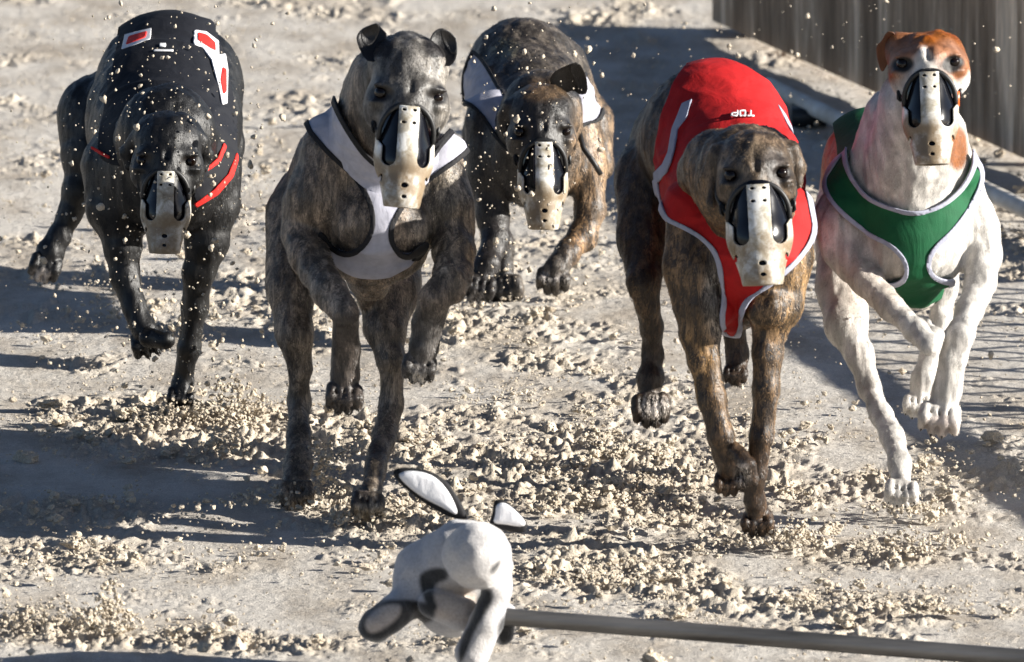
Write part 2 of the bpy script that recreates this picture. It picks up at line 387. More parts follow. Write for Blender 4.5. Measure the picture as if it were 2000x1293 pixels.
            i = RNG.choice(len(T), fur_n, p=wgt/wgt.sum()); u = RNG.random((fur_n, 2)); m = u.sum(1) > 1; u[m] = 1-u[m]
            P = a[i]+(b[i]-a[i])*u[:, :1]+(c[i]-a[i])*u[:, 1:]; n = fn[i]
            flow = np.array([0, .25, -1.])+RNG.normal(0, .22, (fur_n, 3)); flow -= n*np.einsum('ij,ij->i', flow, n)[:, None]
            flow /= np.linalg.norm(flow, axis=1)[:, None]+1e-9; side = np.cross(n, flow)
            L = fur_len*(.5+RNG.random((fur_n, 1))); wd = .0007*(.6+.8*RNG.random((fur_n, 1)))
            r0 = P-n*.0008; L = L*.66; tip = P+flow*L+n*L*(.12+.16*RNG.random((fur_n, 1)))
            FV = np.stack([r0-side*wd, r0+side*wd, tip], 1).reshape(-1, 3); FT = np.arange(3*fur_n).reshape(-1, 3)
            cc = col[T[i, 0]]*(1+(.28+1.9*RNG.random((fur_n, 1))**1.9-1)*min(1, s.contrast*1.9))
            o = child_mesh('fur', FV, FT, fur_m, s.th, attrs=dict(coat=np.repeat(cc, 3, 0))); o['kind'] = 'stuff'
    def torso_surface(s, tags, iso=.005, h=.004):
        Dg, lo = eval_grid([p for p in s.P if p['tag'] in tags], h, .03); V, Q = surface_nets(Dg, lo, h, iso); Q = fix_winding(V, Q); return V, tri(Q)
    def cloth(s, name, surf, f, m, parent=None, thick=.0018, off=0.):
        V, T = surf; N = None
        if off: V = V+vnormals(V, T)*(off+.0022)
        V, T = clip(V, T, f)
        if len(T) == 0: print('EMPTY cloth', name); return None
        V, T = biggest(V, T)
        if not off: V = V+vnormals(V, T)*(((1-np.abs(vnoise3(V*np.array([9, 14, 38])+vnoise3(V*14, 4)[:, None]*1.2, 33)-.5)*4).clip(0, 1)*.0032+(vnoise3(V*70, 34)-.5)*.0012))[:, None]
        o = child_mesh(name, V, T, m, parent or s.th)
        sm = o.modifiers.new('s', 'SOLIDIFY'); sm.thickness = thick; sm.offset = 1
        return o
    def muzzle(s, H, buckle=None, widm=1., pm='muzzle', ms=1.):
        ms *= .95; B, O, m = H['B'], H['O'], H['m']*ms; P = []; wm = widm = widm**.5
        W = lambda x, y, z: O+m*(B@np.array([x*wm, -y, z], float)); inv = lambda V: ((V-O)@B/m)*np.array([1/wm, -1, 1])
        def cn(k, a, ra, b, rb):
            A, B = W(*a), W(*b); P.append(dict(t='c', A=A, B=B, ra=ra*m, rb=rb*m, k=k*m, lo=np.minimum(A-ra*m, B-rb*m), hi=np.maximum(A+ra*m, B+rb*m)))
        cn(10, (0, 48, -12), 65*widm, (0, 110, 12), 63*widm); cn(14, (0, 110, 12), 60*widm, (0, 192, 52), 39*widm)
        cn(14, (0, 14, 10), 42*widm, (0, 110, 46), 31)
        Dg, lo = eval_grid(P, .0025, .03)
        V, Q = surface_nets(Dg, lo, .0025, .0); T = tri(fix_winding(V, Q)); L = inv(V)
        g = np.minimum(np.hypot(L[:, 0], L[:, 1]-62)-71, 62-L[:, 1]); g = np.maximum(g, L[:, 1]-200); g = np.maximum(g, -L[:, 2]-75)
        mz = child_mesh('muzzle', *clip(V, T, g), M['guard'], s.th)
        V, Q = surface_nets(Dg, lo, .0025, .0025); T = tri(fix_winding(V, Q)); L = inv(V); x, y, z = L.T
        ax = np.abs(x); cyl = np.clip(y, -60, 108); op = np.hypot(ax-40, y-cyl)-16.5
        op = np.where(z > -30, op, 30)
        hole = np.minimum(np.hypot(x/1.5, y-163)-5.5, np.hypot(x/1.5, y-186)-4.)
        for yy in (9, 35): hole = np.minimum(hole, np.hypot((ax-12)/1.5, y-yy)-3.4)
        hole = np.minimum(hole, np.hypot((ax-52)/.8, (y-150)/1.6)-5)
        region = np.minimum(np.maximum(ax-23, -y+1), np.where(ax < 50, 84-y, 80-np.hypot(x, y-28)))
        f = np.maximum(np.maximum(region, -op), np.maximum(-hole, y-207)); f = np.maximum(f, -z-70)
        CV, CT = clip(V, T, f); ly = inv(CV)[:, 1]; o = child_mesh('basket', CV, CT, M[pm], mz, attrs=dict(dirt=np.clip((ly-88)/36, 0, 1))); sm = o.modifiers.new('s', 'SOLIDIFY'); sm.thickness = .0022; sm.offset = 1
        st = []
        for sg in (-1, 1):
            pts = [W(sg*60, 62, 0), W(sg*74, 48, -22), W(sg*84, 22, -52), W(sg*84, -20, -95)]
            st.append(tube(pts, .0035, 8))
        st.append(tube([W(math.sin(a)*66, 62-math.cos(a)*66, 18+18*math.cos(a)) for a in np.linspace(-1.75, 1.75, 24)], .004, 8))
        child_mesh('strap', *merge(st), M['strap'], mz)
        for sg in (-1, 1): child_mesh('buckle', *merge([box(W(sg*76, 46, -20), np.array([.009, .008, .013])), tube([W(sg*74, 34, -18), W(sg*80, 40, -14), W(sg*80, 56, -14), W(sg*74, 60, -18)], .0022, 6)]), M['strap'], mz)
        if buckle: child_mesh('clip', *box(W(buckle*66, 60, -4), np.array([.012, .012, .02])), M['orange'], mz)
    def ear(s, P, d, curl=.012, tilt=0.):
        q = smooth_poly(P, 1); n = len(q); cc = q.mean(0); r0 = np.hypot(*(q-cc).T).max(); L = []
        for side in (-1, 1):
            for sc in (1., .97, .8, .5, .2):
                for p in cc+(q-cc)*sc:
                    u = (p-cc)/r0; L.append(s.w(p[0], p[1], d+curl*(1-(u@u)*1.3)*1.2+u[1]*tilt+side*.0016*(1 if sc < .99 else .35)))
        V = np.array(L); Fc = []
        for sd in (0, 1):
            for k in range(4):
                for j in range(n):
                    A_, B_ = sd*5*n+k*n+j, sd*5*n+k*n+(j+1) % n; C_, D_ = B_+n, A_+n; Fc.append([A_, B_, C_, D_][::(1 if sd else -1)])
            o = sd*5*n+4*n
            for j in range(1, n-2, 2): Fc.append([o, o+j, o+j+1, o+min(j+2, n-1)][::(1 if sd else -1)])
        for j in range(n): k = (j+1) % n; Fc.append([j, k, 5*n+k, 5*n+j])
        V = V+vnormals(V, tri(Fc))*0
        col = np.tile(s.earcol if s.earcol is not None else (.03, .022, .016), (len(V), 1)).astype(float)
        o = child_mesh('ear', V, np.array(Fc), s.coat_m, s.th, attrs=dict(coat=col, brindle=np.zeros(len(V))))
    def eyes(s, H):
        for sg in (-1, 1):
            z = 60.
            while z > -40:
                q = (H['W'](sg*52, -20, z)-s.glo)/s.VOX; i = np.clip(np.round(q).astype(int), 0, np.array(s.grid.shape)-1)
                if s.grid[tuple(i)] < 0: break
                z -= 1.
            child_mesh('eye', *sphere(H['W'](sg*52, -20, z-5.2), 13.5*H['m'], 24, 16), M['eye'], s.th)
def soft(d, w): return np.clip(.5-d/w, 0, 1)
def blob(px, py, cx, cy, rx, ry, w=.5):
    q = np.hypot((px-cx)/rx, (py-cy)/ry)-1; return np.clip(.5-q/w, 0, 1)
def lay(col, c, f): return col*(1-f[:, None])+np.asarray(c, float)*f[:, None]
# ================================================================ DOG in the white harness, nearest left of centre
def ear_fold(sg, x, y, z, lean=0):   # raised ear with its tip folded over
    return ((sg*x, y+20, z), (sg*(x+8), y-22, z+4), (sg*(x+30), y-6, z+20), 24, 21, 11)
def dog_white():
    s = Dog((650, 980), 'brindle greyhound in a white harness with black edging, ears up, hind feet on sand', -.1)
    A = s.chain
    # trunk
    A('T', 40, [(740, 400, .03, 122), (735, 360, .28, 128), (690, 330, .5, 118)])
    A('T', 30, [(735, 430, -.03, 88), (728, 520, .02, 42), (722, 545, .12, 44)])
    A('T', 30, [(660, 300, .0, 74), (628, 380, -.01, 66), (618, 430, .0, 56)])
    A('T', 30, [(845, 320, .02, 62), (872, 400, .0, 52), (878, 445, .0, 46)])
    s.ell('T', 24, (730, 488, .0), (104, 52, 70)); s.ell('T', 18, (692, 432, -.045), (40, 52, 46)); s.ell('T', 18, (800, 445, -.045), (36, 48, 44))
    # neck
    A('N', 40, [(748, 330, .0, 86), (752, 230, -.06, 84), (772, 150, -.12, 80)])
    A('N', 40, [(706, 245, .03, 56), (735, 150, -.06, 56)])
    # rump and hind legs
    A('H', 40, [(690, 330, .5, 100), (618, 400, .56, 92)])
    A('H', 26, [(580, 420, .52, 66), (568, 560, .40, 52), (575, 650, .34, 38), (586, 720, .36, 25), (584, 785, .38, 24), (583, 850, .30, 25), (582, 905, .22, 29), (578, 945, .17, 31)])
    s.paw('P', 578, 950, .15, 40, 88, .5)
    A('H', 26, [(760, 440, .50, 80), (758, 560, .38, 66), (752, 640, .30, 45), (765, 700, .26, 30), (765, 790, .26, 25), (750, 850, .20, 25), (734, 910, .12, 23), (724, 965, .05, 24)])
    s.paw('P', 720, 972, .03, 40, 95, .6)
    A('H', 14, [(716, 540, .25, 30), (717, 590, .3, 22)])
    # forelegs, both folded
    A('F', 22, [(596, 400, .0, 50), (592, 455, -.01, 44), (604, 500, -.05, 42), (644, 570, -.13, 37), (676, 612, -.17, 31)])
    A('F', 12, [(676, 616, -.16, 30), (676, 680, -.12, 31), (675, 735, -.11, 33), (673, 762, -.11, 30)])
    s.paw('P', 673, 760, -.12, 44, 93, .5)
    A('F', 22, [(885, 430, .0, 44), (886, 490, -.04, 42), (884, 540, -.08, 40), (880, 566, -.12, 34)])
    A('F', 12, [(876, 545, -.12, 35), (848, 580, -.14, 36), (838, 630, -.12, 35), (829, 680, -.12, 32), (822, 705, -.12, 25)])
    s.paw('P', 822, 705, -.12, 40, 100, .4)
    H = s.head('S', 797, 207, -.26, 1.06, roll=-5, yaw=5, pit=0, wid=.97, top=1.15, ears=[
        ])
    s.earcol = (.012, .011, .011); s.eary = (-112, -60)
    def coat(px, py, d, V):
        n = vnoise3(V*22, 3); col = np.tile([0.2, 0.153, 0.112], (len(px), 1)); br = np.full(len(px), .75)
        col = lay(col, (0.233, 0.197, 0.152), blob(px, py, 880, 440, 70, 110, .6)*(.5+n))
        col = lay(col, (0.27, 0.171, 0.0809), blob(px, py, 905, 470, 32, 60, .8)*n*1.3)
        col = lay(col, (0.225, 0.189, 0.152), blob(px, py, 640, 560, 50, 70, .5)*.8)
        leg = soft(640-py, 60)*(px < 900); col = lay(col, (0.169, 0.135, 0.101), leg)
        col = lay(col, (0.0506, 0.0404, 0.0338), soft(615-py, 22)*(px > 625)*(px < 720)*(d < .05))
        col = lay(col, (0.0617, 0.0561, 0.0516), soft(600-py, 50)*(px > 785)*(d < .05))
        hd = soft(330-py, 1)*0; hm = blob(px, py, 800, 190, 105, 150, .15)*(d < -.1)
        col = lay(col, (0.0955, 0.0899, 0.0833), hm); col = lay(col, (0.246, 0.225, 0.196), blob(px, py, 855, 130, 45, 60, .8)*.7*(d < -.1)*(.4+n)); col = lay(col, (0.216, 0.197, 0.171), blob(px, py, 882, 225, 30, 45, .8)*.8*(d < -.1))
        col = lay(col, (0.0225, 0.0202, 0.0202), np.maximum(blob(px, py, 728, 80, 46, 42, .25), blob(px, py, 868, 85, 40, 42, .25))*(py < 112))
        for ex in (740, 856): col = lay(col, (0.0135, 0.0112, 0.0112), blob(px, py, ex, 184, 24, 17, .5)*(d < -.15))
        col = lay(col, (0.45, 0.413, 0.36), blob(px, py, 815, 745, 14, 16, .6)*(d < 0)); col = lay(col, (0.27, 0.233, 0.18), blob(px, py, 720, 1000, 40, 18, .6))
        br = br*(1-.6*hm); return col, br
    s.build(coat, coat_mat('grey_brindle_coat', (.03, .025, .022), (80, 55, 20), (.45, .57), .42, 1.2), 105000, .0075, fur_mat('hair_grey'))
    surf = s.torso_surface('TN'); surf2 = s.torso_surface('T', .006)
    x, y = proj(surf2[0]); d = surf2[0][:, 1]-s.Y0
    band = smooth_poly([(650, 125), (618, 165), (590, 240), (640, 300), (690, 345), (722, 395), (729, 440), (712, 478), (680, 494), (650, 482), (632, 452), (620, 455), (640, 505), (680, 535), (725, 545), (775, 535), (815, 505), (835, 470), (815, 480), (800, 497), (775, 490), (762, 462), (768, 430), (800, 385), (850, 345), (895, 312), (925, 280), (915, 215), (880, 255), (840, 300), (800, 345), (760, 350), (720, 320), (690, 275), (665, 225), (655, 190)], 2)
    f = poly_sdf(x, y, band); f = np.maximum(f, (d-.3)*900)
    j = s.cloth('harness', surf2, f, cloth_mat('white_cloth', (.40, .40, .46), .12))
    s.cloth('edging', surf2, np.maximum(np.abs(f+2)-4.6, y-506), cloth_mat('black_binding', (.012, .012, .014), .05), j, .003, .0005)
    # collar part of the harness, lying over the neck
    x, y = proj(surf[0]); d = surf[0][:, 1]-s.Y0
    col_ = smooth_poly([(640, 140), (610, 165), (585, 235), (630, 290), (690, 345), (735, 390), (790, 385), (850, 345), (895, 312), (930, 285), (925, 205), (900, 240), (858, 290), (815, 330), (765, 335), (722, 310), (688, 262), (662, 215), (650, 180)], 2)
    f = np.maximum(poly_sdf(x, y, col_), (d-.3)*900)
    s.cloth('harness_collar', surf, f, bpy.data.materials['white_cloth']); s.cloth('collar_edging', surf, np.maximum(np.abs(poly_sdf(x, y, smooth_poly([(648, 120), (650, 180), (662, 215), (688, 262), (722, 310), (765, 335), (815, 330), (858, 290), (900, 240), (930, 200), (880, 60)], 2)))-4, np.maximum((d-.12)*900, 150-y)), bpy.data.materials['black_binding'], None, .003, .0005)
    s.muzzle(H, ms=.95, widm=.72); s.eyes(H)
    s.ear([(697, 84), (696, 70), (705, 57), (721, 49), (738, 44), (746, 56), (758, 68), (748, 80), (742, 100), (735, 122), (712, 118)], -.2, .012, -.02)
    s.ear([(703, 60), (721, 49), (738, 44), (742, 60), (730, 84), (716, 92), (706, 80)], -.215, .006, .0)
    s.ear([(835, 92), (842, 68), (854, 56), (868, 55), (882, 65), (892, 76), (894, 100), (889, 122), (874, 132), (850, 118)], -.195, .012, -.02)
    s.ear([(858, 58), (870, 56), (884, 66), (893, 78), (893, 106), (880, 104), (866, 84)], -.212, .006, .0)
# ================================================================ DOG in the red jacket
def dog_red():
    s = Dog((1480, 1040), 'brown brindle greyhound in a bright red jacket, front paw planted on the sand', -.2)
    A = s.chain
    A('T', 40, [(1450, 470, .02, 118), (1430, 350, .22, 128), (1392, 268, .42, 136), (1350, 290, .62, 120)])
    A('T', 30, [(1480, 500, -.02, 92), (1440, 590, .03, 45), (1438, 600, .14, 46)])
    A('T', 30, [(1370, 420, .02, 70), (1362, 520, -.01, 62), (1370, 590, -.02, 56)])
    A('T', 30, [(1530, 420, .02, 50), (1528, 500, -.01, 56), (1512, 590, -.02, 60)])
    s.ell('T', 16, (1500, 600, -.06), (42, 40, 40))
    A('N', 40, [(1468, 430, .0, 84), (1446, 352, -.08, 93), (1452, 330, -.14, 88)])
    A('N', 30, [(1390, 340, .0, 66), (1400, 318, -.06, 66)]); A('N', 30, [(1500, 320, .0, 50), (1490, 305, -.05, 58)])
    A('H', 40, [(1330, 300, .62, 112), (1270, 360, .6, 76)])
    A('H', 24, [(1272, 340, .56, 76), (1262, 470, .46, 58), (1258, 550, .36, 38), (1264, 590, .36, 27), (1274, 640, .40, 23), (1276, 690, .42, 23), (1270, 740, .4, 28), (1268, 775, .38, 22)])
    s.paw('P', 1270, 782, .36, 46, 88, .25)
    A('H', 20, [(1400, 500, .5, 60), (1430, 620, .42, 30), (1440, 690, .42, 24), (1437, 725, .40, 24)]); s.paw('P', 1437, 722, .39, 28, 92, .3)
    A('F', 20, [(1372, 590, -.02, 52), (1368, 650, -.03, 44), (1374, 700, -.04, 35), (1392, 780, -.06, 30), (1408, 850, -.07, 28), (1418, 890, -.05, 28)])
    A('F', 10, [(1420, 890, -.06, 26), (1428, 935, -.03, 26)]); s.paw('P', 1424, 930, -.04, 34, 85, .6); A('P', 8, [(1436, 880, -.08, 16), (1462, 908, -.1, 14), (1470, 935, -.09, 12)])
    A('F', 20, [(1515, 590, -.03, 56), (1505, 640, -.03, 38), (1500, 690, -.04, 33), (1496, 760, -.05, 29), (1488, 850, -.06, 25), (1478, 920, -.05, 22), (1474, 975, -.035, 22), (1478, 1005, -.02, 26)])
    s.paw('P', 1478, 1008, -.02, 36, 88, .7)
    H = s.head('S', 1478, 360, -.3, 1.0, top=.75, roll=3, yaw=1, pit=0, wid=.94, ears=[
        ((-74, -66, -80), (-92, -20, -92), (-92, 30, -80), 22, 19, 12), ((74, -66, -80), (88, -30, -90), (86, 0, -84), 20, 17, 11)])
    def coat(px, py, d, V):
        n = vnoise3(V*20, 3); col = np.tile([0.151, 0.0927, 0.0467], (len(px), 1)); br = np.full(len(px), .95)
        col = lay(col, (.026, .017, .011), soft(d*-900+250, 120)*.8)  # far rear of the body darkened in the coat colour, standing in for shade
        col = lay(col, (0.198, 0.124, 0.0558), blob(px, py, 1570, 560, 60, 110, .6)*.6)
        col = lay(col, (0.248, 0.223, 0.192), blob(px, py, 1398, 590, 26, 80, .6)*(d < .15)*(.5+n))
        col = lay(col, (0.223, 0.13, 0.0496), blob(px, py, 1365, 700, 40, 90, .6)*(d < .15)*.7)
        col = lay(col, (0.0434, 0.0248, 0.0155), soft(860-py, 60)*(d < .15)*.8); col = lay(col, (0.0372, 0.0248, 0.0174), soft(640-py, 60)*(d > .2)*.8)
        col = lay(col, (.62, .56, .5), np.maximum(blob(px, py, 1277, 795, 26, 26, .5), blob(px, py, 1450, 925, 15, 22, .7)*(d < .1)*.6))
        hm = blob(px, py, 1478, 330, 100, 110, .2)*(d < -.1)
        col = lay(col, (0.0992, 0.0744, 0.0527), hm*.7); col = lay(col, (0.198, 0.149, 0.0992), blob(px, py, 1465, 315, 34, 40, .7)*.6*(d < -.1)); col = lay(col, (0.0806, 0.0682, 0.0589), blob(px, py, 1510, 315, 26, 26, .6)*(d < -.1))
        for ex in (1425, 1525): col = lay(col, (0.00868, 0.0062, 0.00496), blob(px, py, ex, 343, 22, 16, .5)*(d < -.15))
        br = br*(1-.35*hm); return col, br
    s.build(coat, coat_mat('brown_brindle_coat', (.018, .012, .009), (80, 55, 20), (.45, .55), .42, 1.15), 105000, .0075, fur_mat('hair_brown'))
    surf = s.torso_surface('T', .006); x, y = proj(surf[0]); d = surf[0][:, 1]-s.Y0
    P = smooth_poly([(1380, 90), (1326, 146), (1296, 212), (1281, 300), (1281, 360), (1297, 428), (1335, 447), (1375, 470), (1403, 500), (1412, 560), (1400, 645), (1440, 665), (1452, 625), (1462, 592), (1500, 558), (1548, 520), (1592, 465), (1582, 400), (1568, 340), (1552, 280), (1545, 200), (1500, 120), (1450, 90)], 2)
    f = np.maximum(poly_sdf(x, y, P), (d-.5)*900)
    m = cloth_mat('red_cloth', (.38, .005, .006), .1); tr = cloth_mat('pale_binding', (.34, .35, .43), .08)
    j = s.cloth('jacket', surf, f, m); s.cloth('edging', surf, np.maximum(np.abs(f+3)-4.2, 350-y), tr, j, .003, .0006)
    for P in ([(1354, 198), (1335, 206), (1326, 232), (1317, 255), (1310, 300), (1300, 322), (1283, 338), (1285, 362), (1306, 340), (1315, 318), (1321, 296), (1328, 256), (1345, 232)], [(1513, 206), (1528, 226), (1540, 250), (1548, 285), (1543, 262), (1530, 240)]):
        s.cloth('side_stripe', surf, np.maximum(poly_sdf(x, y, P), (d-.5)*900), tr, j, .003, .0008)
    text_on('TOP', s, surf, 1450, 221, 48, 10, j, M['white_print'])
    s.muzzle(H, widm=.92); s.eyes(H)
# ================================================================ DOG in the green harness
def dog_green():
    s = Dog((1762, 990), 'white and tan greyhound in a green harness, running beside the dark board fence', -.05)
    s.contrast = .2
    A = s.chain
    A('T', 40, [(1785, 440, .0, 118), (1750, 400, .18, 118), (1705, 320, .42, 92), (1690, 330, .6, 84)])
    A('T', 30, [(1775, 480, -.03, 90), (1782, 540, .0, 48), (1790, 560, .12, 46)])
    A('T', 30, [(1690, 370, .02, 72), (1655, 440, -.01, 60), (1680, 510, -.04, 46), (1725, 525, -.05, 34)])
    A('T', 30, [(1860, 370, .02, 62), (1893, 440, .0, 52), (1900, 490, .0, 46)])
    s.ell('T', 16, (1845, 515, -.03), (34, 32, 34))
    A('N', 40, [(1775, 380, .0, 100), (1780, 300, -.05, 84), (1795, 200, -.1, 78)])
    A('N', 30, [(1850, 350, .0, 56), (1845, 260, -.05, 44)]); A('N', 16, [(1775, 300, -.1, 34), (1782, 400, -.075, 22)]); A('N', 30, [(1700, 330, .0, 46), (1735, 220, -.03, 46)])
    A('H', 40, [(1690, 330, .5, 84), (1650, 420, .5, 66)])
    A('H', 24, [(1650, 420, .46, 62), (1645, 560, .34, 52), (1652, 630, .26, 46), (1678, 695, .22, 30), (1700, 760, .2, 25), (1722, 810, .16, 24), (1742, 855, .1, 25), (1758, 905, .04, 24), (1762, 945, .02, 22)])
    s.paw('P', 1762, 948, .01, 38, 92, .5)
    A('H', 20, [(1840, 480, .5, 50), (1846, 560, .42, 27), (1838, 620, .40, 23), (1822, 680, .38, 23), (1802, 740, .34, 25), (1792, 780, .33, 21)]); s.paw('P', 1792, 780, .32, 34, 95, .3)
    A('F', 20, [(1628, 420, .0, 42), (1640, 480, -.03, 42), (1690, 545, -.08, 34), (1740, 600, -.13, 28), (1790, 645, -.17, 25), (1815, 672, -.2, 25)])
    A('F', 8, [(1818, 672, -.19, 22), (1826, 655, -.14, 20), (1806, 640, -.1, 16)]); s.paw('P', 1815, 650, -.1, 26, 210, .4)
    A('F', 20, [(1912, 450, .0, 44), (1920, 500, -.02, 40), (1916, 550, -.05, 35), (1893, 610, -.1, 30), (1874, 655, -.13, 29)])
    A('F', 10, [(1874, 655, -.13, 30), (1862, 700, -.13, 31), (1850, 760, -.12, 32), (1838, 800, -.12, 31)]); s.paw('P', 1836, 800, -.13, 48, 98, .5)
    H = s.head('S', 1814, 142, -.2, .97, roll=2, yaw=-1, pit=-2, wid=.98, top=.4)
    s.ell('S', 18, (1760, 98, -.13), (34, 36, 34)); s.ell('S', 18, (1842, 98, -.13), (34, 36, 34))
    s.earcol = (.16, .06, .025); s.eary = (-200, -199); s.earx = 300
    def coat(px, py, d, V):
        n = vnoise3(V*26, 3); col = np.tile([.50, .475, .44], (len(px), 1)); br = np.zeros(len(px))
        tan = (.25, .095, .035)
        hd = (d < -.06)*(py < 215); hm = blob(px, py, 1802, 105, 100, 75, .12)
        hm = np.maximum(hm, 0)*hd
        blaze = np.clip(1.3-np.abs(px-1805)/(10+np.clip(py-95, 0, 60)*.9), 0, 1)*soft(88-py, 14)
        low = soft(1795-px, 20)*soft(150-py, 18)*0; side = soft(158-py+np.abs(px-1805)*.12, 26)
        f = hm*(1-np.clip(blaze, 0, 1))*(1-side); col = lay(col, tan, np.clip(f*1.3, 0, 1)*(.85+.3*n))
        col = lay(col, (0.12, 0.046, 0.0184), blob(px, py, 1720, 110, 22, 60, .5)*(d < 0)); 
        col = lay(col, tan, blob(px, py, 1870, 288, 20, 44, .3)*(d < .1)); col = lay(col, (0.276, 0.12, 0.046), blob(px, py, 1625, 300, 34, 80, .3)*(d > .15))
        for ex in (1762, 1857): col = lay(col, (0.011, 0.0092, 0.00736), blob(px, py, ex, 128, 22, 15, .5)*(d < -.1))
        col = lay(col, (0.386, 0.313, 0.248), blob(px, py, 1700, 560, 70, 80, .8)*.5); col = lay(col, (0.35, 0.285, 0.23), blob(px, py, 1690, 720, 24, 60, .8)*.5*n)
        col = lay(col, (0.46, 0.368, 0.322), blob(px, py, 1835, 835, 40, 26, .6)*.6); return col, br
    s.build(coat, coat_mat('white_tan_coat', (.3, .25, .2), (20, 16, 40), (.6, .7), .5, .28), 90000, .006, fur_mat('hair_white'))
    surf = s.torso_surface('T', .006); surfn = s.torso_surface('TN', .005)
    m = cloth_mat('green_cloth', (.004, .085, .03), .1); tr = bpy.data.materials['pale_binding']
    P = smooth_poly([(1660, 240), (1650, 290), (1625, 325), (1610, 350), (1618, 392), (1655, 432), (1700, 462), (1742, 482), (1768, 512), (1768, 540), (1742, 552), (1700, 550), (1730, 578), (1770, 598), (1812, 596), (1850, 576), (1866, 540), (1850, 546), (1820, 535), (1812, 512), (1826, 485), (1862, 452), (1895, 408), (1922, 345), (1898, 300), (1870, 250), (1760, 230)], 2)
    def neckf(x, y): return poly_sdf(x, y, smooth_poly([(1700, 100), (1676, 210), (1656, 270), (1658, 330), (1690, 378), (1735, 402), (1785, 414), (1830, 404), (1870, 372), (1894, 330), (1897, 300), (1885, 100)], 2))
    x, y = proj(surfn[0]); d = surfn[0][:, 1]-s.Y0; f = np.maximum(np.maximum(poly_sdf(x, y, P), -neckf(x, y)), (d-.22)*900)
    j = s.cloth('harness', surfn, f, m)
    s.cloth('edging', surfn, np.maximum(np.abs(f+3)-4., (d-.21)*900), tr, j, .003, .0006)
    x, y = proj(surf[0]); d = surf[0][:, 1]-s.Y0
    P = smooth_poly([(1712, 130), (1660, 150), (1630, 205), (1630, 250), (1640, 290), (1640, 330), (1690, 340), (1700, 200), (1716, 150)], 2)
    s.cloth('back_panel', surf, np.maximum(poly_sdf(x, y, P), np.maximum((d-.5)*900, (.1-d)*900)), m, j, .0018, .001)
    s.muzzle(H, buckle=1, ms=.95, widm=.76); s.eyes(H)
    s.ear([(1731, 62), (1741, 61), (1750, 66), (1744, 100), (1728, 138), (1720, 140), (1712, 110), (1711, 89), (1722, 80)], -.13, .01, .02)
    s.ear([(1860, 76), (1874, 82), (1886, 96), (1887, 126), (1880, 146), (1868, 140), (1858, 110)], -.13, .01, .02)
